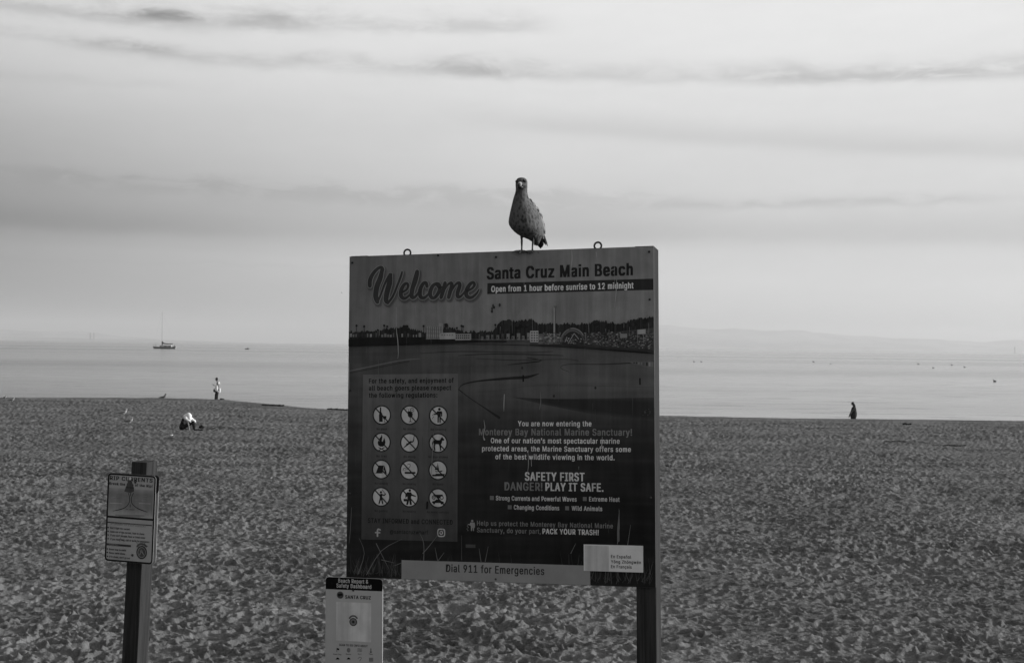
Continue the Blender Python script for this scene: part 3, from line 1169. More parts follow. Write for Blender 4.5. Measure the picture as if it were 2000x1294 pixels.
def d_vendor(k):
    k.disc(.06, .72, .14)
    k.poly([(-.24, .54), (.2, .54), (.3, .34), (.74, .16), (.72, .06), (.28, .16), (.2, .1), (.2, -.1), (.3, -.78), (.06, -.78), (-.0, -.3), (-.12, -.78), (-.34, -.78), (-.2, -.1), (-.22, .1), (-.36, 0), (-.42, -.12), (-.44, .3)])
    k.poly([(-.62, -.16), (-.24, -.16), (-.24, -.42), (-.62, -.42)])


def d_vehicle(k):
    for x in (-.46, .42):
        k.line([(x + .17 * math.cos(t), .06 + .17 * math.sin(t)) for t in [i * .63 for i in range(11)]], .08)
    k.disc(-.46, .06, .06)
    k.poly([(-.5, .42), (-.3, .36), (.56, .38), (.5, .24), (.3, .2), (.2, -.02), (-.14, -.02), (-.22, .2), (-.5, .3)])
    k.poly([(-.68, -.5), (-.6, -.34), (-.34, -.28), (-.14, -.12), (.16, -.12), (.36, -.28), (.64, -.38), (.66, -.5)])
    k.disc(-.42, -.52, .13); k.disc(.42, -.52, .13)


GX = [(746, 800.5, 856.5), (745.5, 800, 856), (745, 799.5, 855.5), (744.5, 799.5, 855.5)]
GY = [(810, 810, 811), (863, 864, 864.5), (916, 917, 917.5), (969.5, 970.5, 972)]
DR = [(('No glass', d_bottle), ('No alcohol', d_glass), ('No littering', d_litter)),
      (('No fires', d_fire), ('No diving', d_dive), ('No dogs allowed', d_dog)),
      (('No camping', d_tent), ('No smoking', d_smoke), ('No boats', d_boat)),
      (('No golfing', d_golf), ('No vending', d_vendor), ('No motor vehicles', d_vehicle))]
for r_ in range(4):
    for c_ in range(3):
        pictogram(GX[r_][c_], GY[r_][c_], DR[r_][c_][0], DR[r_][c_][1])

# sanctuary text
pr = Print(A, .0012)
pr.text('You are now entering the', 1012, 1155, 831.5, 9.8, 112, .018)
pr.text('Monterey Bay National Marine Sanctuary!', 936, 1234, 849, 12.5, 62, .02)
pr.text('One of our nation\u2019s most spectacular marine', 959, 1210, 864.5, 9.8, 112, .018)
pr.text('protected areas, the Marine Sanctuary offers some', 942, 1232, 880, 9.8, 112, .018)
pr.text('of the best wildlife viewing in the world.', 968, 1200, 896, 9.8, 112, .018)
pr.build('sanctuary_lettering', ws)
pr = Print(A, .0012)
pr.text('SAFETY FIRST', 1026, 1141, 937.5, 16, 104, .024)
pr.text('DANGER!', 986, 1059, 956.5, 15.5, 60, .02)
pr.text('PLAY IT SAFE.', 1066, 1178, 957.5, 15.5, 104, .024)
for t_, a_, b_, y_, sq in (('Strong Currents and Powerful Waves', 969, 1126, 976, 957), ('Extreme Heat', 1151, 1210, 978, 1138.5),
                           ('Changing Conditions', 1004, 1092, 994, 992), ('Wild Animals', 1117, 1176, 996, 1104)):
    pr.text(t_, a_, b_, y_, 8.6, 98, .02)
    pr.rect(sq, y_ - 8.4, sq + 7.6, y_ - .4, 56)
pr.build('safety_lettering', ws)['kind'] = 'stuff'
pr = Print(A, .0012)
pr.text('Help us protect the Monterey Bay National Marine', 932, 1197, 1025, 9, 58, .018)
pr.text('Sanctuary, do your part,', 932, 1056, 1038.5, 9, 58, .018)
pr.text('PACK YOUR TRASH!', 1060, 1169, 1041.5, 10, 104, .022)
pr.disc((922.5, 1016.5), 2.3, 74, n=10)
pr.poly([(918.5, 1019.5), (927, 1019.5), (928, 1024), (927.5, 1030), (926, 1030), (925.8, 1036), (924, 1036), (923.5, 1030), (922.5, 1030), (922, 1036), (920, 1036), (919.8, 1026), (917, 1024.5), (914, 1023.6), (914, 1022.4), (918, 1022.6)], 74)
for x, y in ((913.5, 1026), (914.5, 1029), (912.5, 1032), (914, 1035)):
    pr.disc((x, y), 1.1, 60, n=6)
pr.build('litter_notice', ws)

# emergency strip and language sticker
e0, e1 = A.p(785, 1092.5), A.p(1153, 1142)
ey1, ey0 = (A.p(785, 1092.5)[1] + A.p(1153, 1104)[1]) / 2, (A.p(785, 1129)[1] + A.p(1153, 1141.5)[1]) / 2
ex1 = e1[0]
mb = MB()
mb.box((e0[0], Y0 + .0015, .0002), (ex1, ey1, .0042))
mb.build('emergency_strip', material('grey_vinyl_strip', ink(72), .5, .2, .12, 5), ws)
pr = Print(A, .0045)
pr.text('Dial 911 for Emergencies', 872, 1063, 1115.5, 14.5, 24, .018)
pr.build('emergency_lettering', ws)['kind'] = 'stuff'
s0, s1 = A.p(1140.5, 1062), A.p(1256.5, 1117)
mb = MB()
mb.box((s0[0], s1[1], .0004), (s1[0], s0[1], .0056))
mb.build('language_sticker', material('white_vinyl_sticker', ink(112), .5, .2, .08, 9), ws)
pr = Print(A, .0060)
pr.rect(1142.5, 1064, 1190, 1115, 100)
pr.text('En Espa\u00f1ol', 1194, 1233, 1088.5, 6.0, 24, .018)
pr.text('Y\u01d2ng Zh\u014dngw\u00e9n', 1194, 1252, 1098.5, 6.0, 24, .018)
pr.text('En Fran\u00e7ais', 1194, 1234, 1108, 6.0, 24, .018)
pr.build('language_lettering', ws)

# screws, scratches and gull droppings
for px, py in ((688.5, 513), (1268, 491.5), (856, 498.5), (969, 502), (1269, 584.5), (968.5, 1130), (1271, 971), (683.5, 963), (1269, 1120), (684, 762)):
    c = A.p(px, py)
    mb = MB()
    mb.tube([(c[0], c[1], .0), (c[0], c[1], .0046), (c[0], c[1], .0058)], [.0052, .0050, .002], 10)
    mb.build('screw', M_screw if py < 900 else M_steel, ws)
pr = Print(A, .0078)
drips = [([(775, 600), (775, 640), (778, 665), (779, 690), (778, 700)], [.6, .8, 1.6, 1, .5], 84), ([(1117, 480 + 8), (1118, 505), (1116, 530), (1119, 545)], [.5, 1.6, .7, .3], 84),
         ([(1205, 545), (1204, 570), (1201, 600)], [.6, 1.8, .6], 84), ([(946, 820), (948, 835), (945, 850), (947, 858)], [.5, 1.2, 1, 3], 88),
         ([(986, 770), (985, 790), (985, 803)], [1.6, 2.2, .4], 76), ([(1056, 765), (1057, 785), (1054, 800)], [.6, 1.2, .4], 62),
         ([(1032, 880), (1033, 905), (1031, 925)], [.6, 1.4, .4], 74), ([(1038, 890), (1039, 910)], [.6, .8], 90), ([(1177, 852), (1176, 870), (1179, 878)], [.6, 1.6, 1], 86),
         ([(740, 700), (741, 735)], [.4, .8], 52), ([(717, 676), (716, 700)], [.6, .6], 44), ([(683, 708), (683, 735), (683, 762)], [1, 1.6, .6], 72),
         ([(848, 845), (846, 880), (843, 930)], [.5, 1.6, .5], 62), ([(688, 990), (685, 1040), (683, 1060)], [.6, 1, .5], 54), ([(1082, 815), (1083, 850)], [.6, .5], 36),
         ([(898, 595), (900, 612), (899, 616)], [.4, 1.4, .4], 70), ([(1163, 800), (1164, 825)], [.7, .4], 40), ([(1131, 910), (1131, 916)], [1.6, .8], 50),
         ([(812, 597), (814, 620)], [.6, .4], 76), ([(1015, 580), (1014, 612)], [.5, .5], 58), ([(1165, 500 - 8), (1166, 503)], [1.4, .4], 84), ([(1190, 1015), (1189, 1040)], [.6, .4], 34),
         ([(803, 1000), (802, 1030)], [.5, .4], 44), ([(743, 614), (742, 655)], [.4, .6], 74), ([(1040, 600), (1041, 650)], [.3, .3], 80), ([(1220, 590), (1219, 640)], [.3, .5], 80)]
for k in range(60):
    x, y = rr.uniform(690, 1270), rr.uniform(500, 900)
    base = bgv(x, y + 10)
    drips.append(([(x, y), (x + rr.uniform(-1, 1), y + rr.uniform(10, 50))], [rr.uniform(.3, .8), .2], base + rr.choice([-6, 7, 9, 5])))
for p_, w_, v_ in drips:
    pr.stroke(p_, w_, v_)
for x, y in ((962, 603), (964, 597), (977, 596)):
    pr.disc((x, y), 1.8, 30, n=8, ry=3.4)
pr.stroke([(836, 980), (835, 992)], [4, 3], 12)
for k in range(14):
    pr.disc((rr.uniform(1255, 1272), rr.uniform(798, 812)), rr.uniform(.3, .7), 60, n=5)
pr.build('dropping_streaks', ws)['kind'] = 'stuff'

Print.clamp = None
# ================================================================== DASHBOARD SIGN (on the left post)
Bf = Frame(EYE + cam_dir(691, 1128) * (5.98 / cam_dir(691, 1128).y), rad(-11), rad(-.46), rad(.2))
ds = empty('dashboard_sign', M=Bf.M)
tag(ds, 'small pale notice with black top band, fixed to left post under the welcome board', 'sign')


def rounded(x0, y0, x1, y1, r, n=5):
    P = []
    for cx, cy, a in ((x1 - r, y1 - r, 0), (x0 + r, y1 - r, 90), (x0 + r, y0 + r, 180), (x1 - r, y0 + r, 270)):
        for k in range(n + 1):
            t = rad(a + 90 * k / n)
            P.append((cx + r * math.cos(t), cy + r * math.sin(t)))
    return P


def plate(P, z0, z1):
    mb = MB()
    n = len(P)
    mb.add([(x, y, z0) for x, y in P] + [(x, y, z1) for x, y in P],
           [tuple(range(n - 1, -1, -1)), tuple(range(n, 2 * n))] + [(i, (i + 1) % n, n + (i + 1) % n, n + i) for i in range(n)])
    return mb


bx0, bx1 = Bf.p(635.8, 1180)[0], Bf.p(747.3, 1180)[0]
by1 = Bf.p(691, 1127.5)[1]
by0 = by1 - .62
plate(rounded(bx0, by0, bx1, by1, .016), -.006, 0).build('face_plate', material('white_sign_face', ink(88), .5, .2, .06, 5), ds)
pr = Print(Bf, .0004)
yb = Bf.p(691, 1151.5)[1]
R_ = rounded(bx0 + .0005, yb - .03, bx1 - .0005, by1 - .0005, .016)
R_ = [(x, max(y, yb)) for x, y in R_]
pr.poly(R_, 5, loc=True)
pr.text('Beach Report &', 661, 719, 1136.5, 7.6, 92, .02)
pr.text('Safety Dashboard', 657.5, 725, 1146, 7.6, 92, .02)
pr.build('header_band', ds)
pr = Print(Bf, .0004)
pr.disc((690, 1152), 2.2, 14, n=10)
pr.disc((664.5, 1161), 6.8, 48, n=24)
pr.disc((664.5, 1161), 5.6, 34, n=24)
pr.poly([(660, 1158.5), (669, 1158), (669, 1163), (666.5, 1161.5), (664, 1163.5), (660.5, 1163.5)], 10)
pr.text('SANTA CRUZ', 674.5, 724, 1167.5, 6.4, 14, .026)
pr.rect(657, 1174, 725, 1253, 100)
pr.disc((690, 1213.5), 7.6, 14, n=28)
pr.disc((690, 1213.5), 6.2, 52, n=28)
pr.disc((690, 1213.5), 2.6, 22, n=18)
pr.stroke([(682.8, 1206), (686, 1202.8), (690, 1201.8), (694, 1202.8), (697.2, 1206)], 3.4, 46)
pr.text('SCAN TO SEE INFO ABOUT', 663, 718, 1260, 4.2, 24, .016)
pr.poly([(657.5, 1264), (662.5, 1265.5), (662.5, 1269), (658.3, 1267.5), (658.3, 1272), (657.5, 1272)], 14)
pr.disc((681, 1268.5), 3.6, 58, n=14, ry=4.4)
for j in range(3):
    pr.stroke([(698, 1266 + j * 2.4), (701, 1265.3 + j * 2.4), (704, 1266.3 + j * 2.4), (707, 1265.4 + j * 2.4)], 1, 50)
pr.stroke([(724.5, 1265), (724.5, 1272)], 1.4, 16)
pr.poly([(721.5, 1271.5), (727.5, 1271.5), (724.5, 1274)], 20)
for x, t_ in ((659, 'Beach Flags'), (681, 'Weather'), (702.5, 'Surf'), (724.5, 'Tides')):
    w_ = len(t_) * .62 + 1
    pr.text(t_, x - w_, x + w_, 1277.3, 2.6, 30, .012)
for x in (659.5, 681):
    pr.poly([(x - 4, 1286.5), (x - 2, 1283.6), (x, 1282.6), (x + 2, 1283.6), (x + 4, 1286.5)], 12)
pr.stroke([(699, 1285), (703, 1282), (706, 1284), (702, 1290)], 1, 52)
for k in range(4):
    pr.rect(721 + k * 2.2, 1283, 722.2 + k * 2.2, 1291, 44)
pr.build('notice_lettering', ds)
mb = MB()
mb.tube([(bx0 + .135, by1 - .30, 0), (bx0 + .135, by1 - .30, .004)], [.006, .004], 10)
c = Bf.p(690, 1152)
mb = MB()
mb.tube([(c[0], c[1], .0008), (c[0], c[1], .0045)], [.005, .003], 10)
mb.build('screw', M_screw, ds)
# short standoff that reaches the post behind
mb = MB()
mb.box((c[0] - .03, by0 + .05, -.10), (c[0] + .03, by1 - .05, -.0065))
mb.build('mounting_block', M_wood_dark, ds)

# ================================================================== RIP CURRENT SIGN
Cf = Frame(Vector((-1.9667, 6.646, 3.381)), rad(-14.4), rad(1.3), rad(-.5))
rs = empty('rip_current_sign', M=Cf.M)
tag(rs, 'small rip current warning plate with rounded corners on its own leaning wooden post', 'sign')
ctl, ctr, cbl, cbr = Cf.p(210.5, 924), Cf.p(304, 927), Cf.p(204.5, 1095), Cf.p(299.5, 1101)
print('rip', ctl, ctr, cbl, cbr)
rx0, rx1 = (ctl[0] + cbl[0]) / 2, (ctr[0] + cbr[0]) / 2
ry1, ry0 = (ctl[1] + ctr[1]) / 2, (cbl[1] + cbr[1]) / 2
M_white = material('white_enamel_plate', ink(84), .5, .25, .1, 6)
M_black = material('black_enamel', ink(12), .5, .15)
plate(rounded(rx0, ry0, rx1, ry1, .02), -.002, 0).build('face_plate', M_white, rs)
mb = plate(rounded(rx0 + .004, ry0 - .003, rx1 + .004, ry1 - .003, .02), -.026, -.022)
mb.build('rear_plate', M_alu, rs)
plate(rounded(rx0 + .004, ry1 - .093, rx1 + .006, ry1 - .001, .018), -.0216, -.0205).build('black_cap_plate', M_black, rs)
c = Cf.p(272, 903)
pf = .089
pxc = Cf.p(265.5, 912)[0]
mb = MB()
mb.box((pxc - pf / 2, -2.9, -.030 - .110), (pxc + pf / 2, c[1], -.030), .003)
po = mb.build('post', M_wood_brown, rs)
for v_ in po.data.vertices:      # the post itself leans a little more than its plate
    v_.co.x += (v_.co.y - c[1]) * .010
for yy in (ry1 - .04, ry0 + .04):
    mb = MB()
    mb.tube([(pxc, yy, -.031), (pxc, yy, .001), (pxc, yy, .004)], [.006, .007, .004], 12)
    mb.build('bolt', M_steel, rs)
for xx in (rx0 + .03, rx1 - .03):
    mb = MB()
    mb.box((xx - .01, ry0 + .02, -.0203), (xx + .01, ry1 - .02, -.0022))
    mb.build('spacer_strip', M_black, rs)
pr = Print(Cf, .0004)
o_, i_ = rounded(rx0 + .0004, ry0 + .0004, rx1 - .0004, ry1 - .0004, .02), rounded(rx0 + .0095, ry0 + .0095, rx1 - .0095, ry1 - .0095, .011)
n = len(o_)
pr.tri(o_ + i_, [(i, (i + 1) % n, n + (i + 1) % n, n + i) for i in range(n)], ink(13))
t0, t1 = Cf.p(206, 1010), Cf.p(300, 1015)
pr.tri([(rx0 + .005, t1[1] - .004), (rx1 - .005, t1[1] - .004), (rx1 - .005, t1[1] + .006), (rx0 + .005, t1[1] + .006)], [(0, 1, 2, 3)], ink(13))
pr.build('border', rs)
pr = Print(Cf, .0010)
pr.text('RIP CURRENTS', 215, 298, 936, 7.6, 22, .03)
pr.text('Break the Grip of the Rip!', 214, 298, 945.5, 5.0, 18, .028)
pr.build('heading_lettering', rs)
pr = Print(Cf, .0010)
a, b = Cf.p(213, 951), Cf.p(298, 1007)
for k in range(14):
    ya, yb2 = a[1] + (b[1] - a[1]) * k / 14, a[1] + (b[1] - a[1]) * (k + 1) / 14
    va, vb = np.interp([k / 14, (k + 1) / 14], [0, .2, .5, .75, 1], [76, 60, 64, 66, 82])
    pr.tri([(a[0], ya), (b[0] - .002, ya), (b[0] - .002, yb2), (a[0], yb2)], [(0, 3, 2, 1)], [ink(va)] * 2 + [ink(vb)] * 2)
for k in range(30):
    x, y = rr.uniform(216, 285), rr.uniform(955, 985)
    pr.stroke([(x, y), (x + rr.uniform(3, 9), y + .3)], .5, rr.choice([52, 74, 70]))
pr.stroke([(251, 962), (253.5, 972), (252, 982), (245, 990), (235, 994), (221, 997)], [1, 1.2, 1.2, 1.2, 1.6, .8], 18)
pr.stroke([(261, 962), (257, 972), (258, 982), (266, 990), (276, 995), (288, 999)], [1, 1.2, 1.2, 1.2, 1.6, .8], 18)
pr.stroke([(215, 981.5), (238, 982.5)], 1.4, 82); pr.stroke([(272, 982), (294, 983)], 1.4, 82)
pr.stroke([(254.5, 990), (254.5, 984)], 1.2, 16)
pr.stroke([(255.3, 968), (255.3, 962)], 1, 16)
pr.text('RIP CURRENT', 246, 263, 994.6, 2.0, 20, .012)
pr.stroke([(225, 1004.5), (282, 1006.5)], .7, 36); pr.stroke([(232, 1007), (275, 1008.4)], .6, 40)
pr.poly([(251, 936), (254, 932), (257, 936), (259, 943), (262, 952), (262, 959), (255, 962), (243, 959), (246, 951), (249, 943)], 36)
pr.poly([(246, 950), (261, 951), (261.5, 953), (245.5, 952)], 26)
pr.disc((254.5, 934), 1.8, 130, n=8, ry=3)
pr.build('rip_diagram', rs)
pr = Print(Cf, .0010)


def hbar(x0, y0, x1, y1, v):
    a, b = Cf.p(x0, y0), Cf.p(x1, y1)
    pr.tri([(a[0], b[1]), (b[0], b[1]), (b[0], a[1]), (a[0], a[1])], [(0, 1, 2, 3)], ink(v))


hbar(209, 1017.5, 297, 1026.5, 30)
pr.text('IF CAUGHT IN A RIP CURRENT', 216, 285, 1023.5, 4.6, 66, .016)
for t_, x_, y_ in (("Don\u2019t fight the current", 254, 1031.5), ('Swim out of the current, then to shore', 282, 1038.8),
                   ('If you can\u2019t escape, float or tread water', 284, 1045.8), ('If you need help, call or wave for assistance', 292, 1053.2)):
    pr.text(t_, 215.5, x_, y_, 3.7, 24, .02)
    pr.disc((211.5, y_ - 2.2), 1.3, 16, n=8)
hbar(207.5, 1059.5, 256, 1067.5, 30)
pr.text('SAFETY:', 213, 231, 1065, 4.2, 66, .016)
for t_, x_, y_ in (('Know how to swim', 246, 1073), ('Never swim alone', 244, 1080), ('If in doubt, don\u2019t go out', 254, 1087.6)):
    pr.text(t_, 213.5, x_, y_, 3.7, 24, .02)
    pr.disc((210, y_ - 2.2), 1.3, 16, n=8)
pr.disc((277, 1077.8), 10.2, 16, n=28, ry=11.6)
pr.disc((277, 1077.8), 8.3, 62, n=28, ry=9.6)
pr.disc((277, 1077.8), 6.8, 36, n=24, ry=8)
pr.stroke([(273, 1083), (277, 1073), (281, 1083)], 1.3, 74, smooth=False)
pr.stroke([(273.5, 1074), (280.5, 1081)], 1.0, 70)
pr.stroke([(268.5, 1066), (272, 1062.5), (277, 1061.4), (282, 1062.5), (286, 1066)], 3.6, 42)
pr.stroke([(240, 1040), (236, 1050), (233.5, 1057)], .7, 50)
pr.stroke([(263, 1052), (270, 1063)], .6, 46)
for k in range(14):
    pr.disc((rr.uniform(274, 294), rr.uniform(1058, 1074)), rr.uniform(.4, 1.2), 44, n=6)
pr.build('advice_lettering', rs)

# ================================================================== GULL ON THE WELCOME SIGN
def feather_material(name, dark, light, scale, chev=.5):
    m = bpy.data.materials.new(name)
    m.use_nodes = True
    g = NT(m.node_tree)
    p = g.n('ShaderNodeBsdfPrincipled')
    out = g.n('ShaderNodeOutputMaterial')
    g.put(out.inputs[0], p.outputs[0])
    t = g.n('ShaderNodeTexCoord')
    mp = g.n('ShaderNodeMapping')
    g.put(mp.inputs[0], t.outputs['Object'])
    mp.inputs['Scale'].default_value = (1, 1, .62)
    vo = g.n('ShaderNodeTexVoronoi')
    g.put(vo.inputs['Vector'], mp.outputs[0])
    vo.inputs['Scale'].default_value = scale
    nz = g.noise(mp.outputs[0], scale * .8, 5, .7)
    nb = g.noise(mp.outputs[0], scale * .16, 3, .6)
    e = g.m('ADD', g.m('MULTIPLY', g.smooth(vo.outputs['Distance'], .25, .7), chev), g.m('MULTIPLY', g.m('ADD', nz, g.m('MULTIPLY', nb, .6)), 1.25 - chev))
    g.put(p.inputs['Base Color'], g.smooth(e, .42, 1.05, dark, light))
    p.inputs['Roughness'].default_value = .8
    p.inputs['Specular IOR Level'].default_value = .15
    bp = g.n('ShaderNodeBump')
    bp.inputs['Strength'].default_value = .6
    bp.inputs['Distance'].default_value = .004
    g.put(bp.inputs['Height'], g.m('ADD', vo.outputs['Distance'], nz))
    g.put(p.inputs['Normal'], bp.outputs[0])
    return m


M_plum = feather_material('mottled_breast_feathers', .008, .125, 84, .30)
M_wing = feather_material('scaled_wing_feathers', .02, .26, 76, .6)
M_prim = material('dark_flight_feathers', .018, .6, .2, .3, 60)
M_bill = material('pale_bill', .30, .4, .4, .15, 60)
M_billtip = material('black_bill_tip', .015, .4, .4)
M_leg = material('scaly_grey_leg', .03, .6, .3, .2, 80)
M_eye = material('wet_black_eye', .004, .08, .6)

fpt = A.p(1027.5, 488)
foot = A.M @ Vector((fpt[0], Y1, -.02))
gd = (foot - EYE).length
U_ = gd / F / 7.61 * 1.015        # metres per measured unit


def GP(x, y, d=0.):
    return Vector(((x - 515) * U_, d, (1190 - y) * U_))


gull = empty('gull', M=Matrix.Translation(foot) @ Matrix.Rotation(math.atan2(-foot.x, foot.y), 4, 'Z'))
tag(gull, 'mottled young gull standing on top of the welcome board, head turned to face the viewer', 'gull')
mb = MB()
prof = [(128, 400, 440, -.030, .006), (135, 374, 468, -.030, .018), (150, 352, 490, -.030, .027), (175, 338, 503, -.030, .033), (210, 333, 508, -.031, .035),
        (250, 335, 509, -.031, .033), (290, 338, 507, -.026, .030), (320, 336, 508, -.021, .029), (355, 327, 513, -.017, .031), (390, 315, 520, -.013, .034),
        (430, 303, 538, -.010, .039), (480, 291, 572, -.006, .047), (540, 277, 618, -.003, .056), (600, 263, 662, .001, .064), (660, 251, 696, .005, .070),
        (720, 240, 720, .010, .074), (765, 236, 736, .014, .076), (805, 246, 746, .020, .074), (845, 274, 752, .028, .070), (885, 314, 754, .038, .063),
        (918, 358, 752, .048, .056), (950, 425, 742, .060, .046), (985, 520, 722, .078, .036), (1020, 580, 706, .098, .024), (1050, 612, 694, .118, .012), (1066, 640, 680, .128, .004)]
NS = 26
vs = []
for (y, xl, xr, dc, dh) in prof:
    for k in range(NS):
        t = 2 * math.pi * k / NS
        cx_, rx_ = (xl + xr) / 2, (xr - xl) / 2
        q = GP(cx_ + rx_ * math.cos(t), y, dc + dh * math.sin(t))
        q.z += (q.y - dc) * (.35 if y > 400 else 0)      # the body leans: back higher than breast
        vs.append(q)
fs = [(i * NS + k, i * NS + (k + 1) % NS, (i + 1) * NS + (k + 1) % NS, (i + 1) * NS + k) for i in range(len(prof) - 1) for k in range(NS)]
fs += [tuple(range(NS)), tuple((len(prof) - 1) * NS + k for k in reversed(range(NS)))]
mb.add(vs, fs)
for (x, y) in ((432, 950), (588, 955)):
    mb.capsule(GP(x + 14, y - 60, .02), GP(x, y + 50, .014), .016, .0052, 12)
mb.skin('body', M_plum, .0026, gull, relax=6)
# face
mb = MB()
mb.capsule(GP(404, 230, -.060), GP(390, 246, -.094), .0105, .0078, 12)
mb.capsule(GP(404, 250, -.058), GP(392, 260, -.090), .0088, .0062, 12)
mb.skin('bill', M_bill, .0016, gull, relax=3)
mb = MB()
mb.capsule(GP(390, 256, -.096), GP(388, 266, -.103), .0080, .0062, 12)
mb.capsule(GP(388, 268, -.102), GP(391, 286, -.100), .0062, .0034, 10)
mb.ball(GP(404, 284, -.066), (.014, .014, .0085), 12)
mb.skin('bill_tip', M_billtip, .0014, gull, relax=2)
for x, y, d in ((466, 190, -.0605), (350, 194, -.0520)):
    mb = MB()
    mb.ball(GP(x, y, d), .0062, 14)
    mb.build('eye', M_eye, gull, smooth=True)
mb = MB()
mb.ball(GP(457, 189, -.0560), (.0115, .0075, .0085), 14)
mb.build('eye_patch', material('dusky_eye_patch', .022, .8, .1, .3, 90), gull, smooth=True)


def feather(mb, p, d, w, n, curl=.15):
    """a vaned feather: pointed blade with a raised shaft"""
    p, d, n = Vector(p), Vector(d), Vector(n).normalized()
    s_ = d.cross(n).normalized()
    L = d.length
    prof = [(0, .25), (.2, .75), (.5, 1), (.8, .85), (.95, .45), (1, .05)]
    vs, fs = [], []
    for t, k in prof:
        c = p + d * t + n * (-curl * L * t * t * .3)
        vs += [c - s_ * w * k, c + n * w * .22, c + s_ * w * k]
    for i in range(len(prof) - 1):
        fs += [(3 * i, 3 * i + 1, 3 * i + 4, 3 * i + 3), (3 * i + 1, 3 * i + 2, 3 * i + 5, 3 * i + 4)]
    vs2 = [v - n * .0006 for v in vs]
    k = len(vs)
    mb.add(vs + vs2, fs + [tuple(j + k for j in reversed(f)) for f in fs])


# folded wings: a solid padded shape with rows of coverts over it, dark primaries below
for side, pts in ((1, [((548, 470, .012), 44), ((590, 540, .024), 62), ((638, 620, .038), 74), ((676, 700, .050), 78), ((704, 780, .062), 72), ((722, 850, .076), 58), ((736, 915, .092), 40), ((750, 960, .11), 22)]),
                  (-1, [((400, 480, .060), 46), ((440, 600, .085), 70), ((500, 720, .098), 74), ((570, 830, .108), 60), ((640, 920, .118), 34)])):
    mb = MB()
    for (x, y, d), r in pts:
        mb.ball(GP(x, y, d), (r * U_ * .85, r * U_ * .95, r * U_ * 1.35), 18)
    w_ = mb.skin('wing', M_wing, .0034, gull, relax=8)
    if side == 1:
        cv = MB()
        r2 = random.Random(5)
        for row in range(11):
            t = row / 11
            y = 500 + 370 * t
            cx_ = float(np.interp(y, [470, 560, 660, 760, 850, 920], [548, 605, 660, 698, 722, 738]))
            dd = float(np.interp(y, [470, 560, 660, 760, 850, 920], [.016, .030, .046, .062, .080, .098]))
            rr_ = float(np.interp(y, [470, 560, 660, 760, 850, 920], [44, 64, 76, 74, 58, 38]))
            for k in range(6):
                an = rad(-140 + k * 34 + r2.uniform(-6, 6))
                n_ = Vector((math.cos(an) * -1, math.sin(an), 0)) if False else Vector((math.sin(rad(-60 + k * 32)), -math.cos(rad(-60 + k * 32)), 0))
                c = GP(cx_, y + r2.uniform(-10, 10), dd) + n_ * rr_ * U_ * .86
                dn = Vector((.25, .3, -1)).normalized() * U_ * r2.uniform(70, 95)
                feather(cv, c, dn, U_ * 26, n_, .3)
        cv.build('covert_feathers', M_wing, gull)['kind'] = 'stuff'
for k, (x0, y0, d0, x1, y1, d1, w) in enumerate(((730, 860, .085, 832, 1066, .175, 20), (728, 880, .088, 806, 1056, .170, 19), (735, 870, .082, 774, 1010, .150, 20),
                                                 (700, 900, .10, 790, 1040, .168, 18), (748, 850, .08, 776, 950, .13, 18))):
    fb = MB()
    feather(fb, GP(x0, y0, d0), GP(x1, y1, d1) - GP(x0, y0, d0), U_ * w, (.5, -.8, .2))
    fb.build('flight_feather', M_prim, gull)
for k, (x1, y1) in enumerate(((622, 1062), (648, 1068), (676, 1074), (700, 1092), (718, 1110), (738, 1092), (752, 1070))):
    fb = MB()
    feather(fb, GP(668 + k * 5, 960, .10), GP(x1, y1, .165) - GP(668 + k * 5, 960, .10), U_ * 27, (-.1, -.95, .2), .05)
    fb.build('tail_feather', M_prim, gull)
for x0, x1 in ((431, 436), (596, 592)):
    mb = MB()
    hz_ = 1005
    mb.tube([GP(x0, 985, .012), GP(x0 + 4, 1028, .008), GP(x0 + 4, 1046, .008), GP(x1, 1130, .006), GP(x1, 1182, .002)], [.0056, .0048, .0054, .0036, .0040], 9)
    # three webbed toes spread over the edge of the board, hind toe
    f0 = GP(x1, 1182, .002)
    tips = [f0 + Vector((-.040, -.030, -.008)), f0 + Vector((-.010, -.046, -.014)), f0 + Vector((.026, -.034, -.009))]
    for t_ in tips:
        mb.tube([f0, f0 * .4 + t_ * .6 + Vector((0, 0, .002)), t_, t_ + (t_ - f0).normalized() * .005 - Vector((0, 0, .004))], [.0040, .0034, .0030, .0008], 7)
    mb.tube([f0, f0 + Vector((.006, .012, -.001))], [.0026, .0012], 6)
    for a_, b_ in ((tips[0], tips[1]), (tips[1], tips[2])):
        c_ = (a_ + b_) / 2 * .8 + f0 * .2
        q = [f0, a_, c_, b_]
        mb.add([v + Vector((0, 0, .0008)) for v in q] + [v - Vector((0, 0, .0008)) for v in q], [(0, 1, 2, 3), (7, 6, 5, 4), (1, 0, 4, 5), (2, 1, 5, 6), (3, 2, 6, 7), (0, 3, 7, 4)])
    mb.build('leg', M_leg, gull, smooth=True)


# ================================================================== PEOPLE
M_skin = material('lighter_skin', .22, .6, .3, .1, 8)  # skin tone of the standing and the sitting person
M_skin_dk = material('darker_tan_skin', .07, .6, .3, .1, 8)  # darker skin tone, worn by the walking woman alone
M_hair = material('dark_hair', .012, .6, .3, .4, 30)
M_black = material('black_cloth', .012, .9, .1, .4, 10)
M_greyshirt = material('grey_shirt', .20, .9, .1, .15, 12)
M_whitecloth = material('white_cloth', .80, .9, .1, .06, 14, bump=.3, bscale=12)


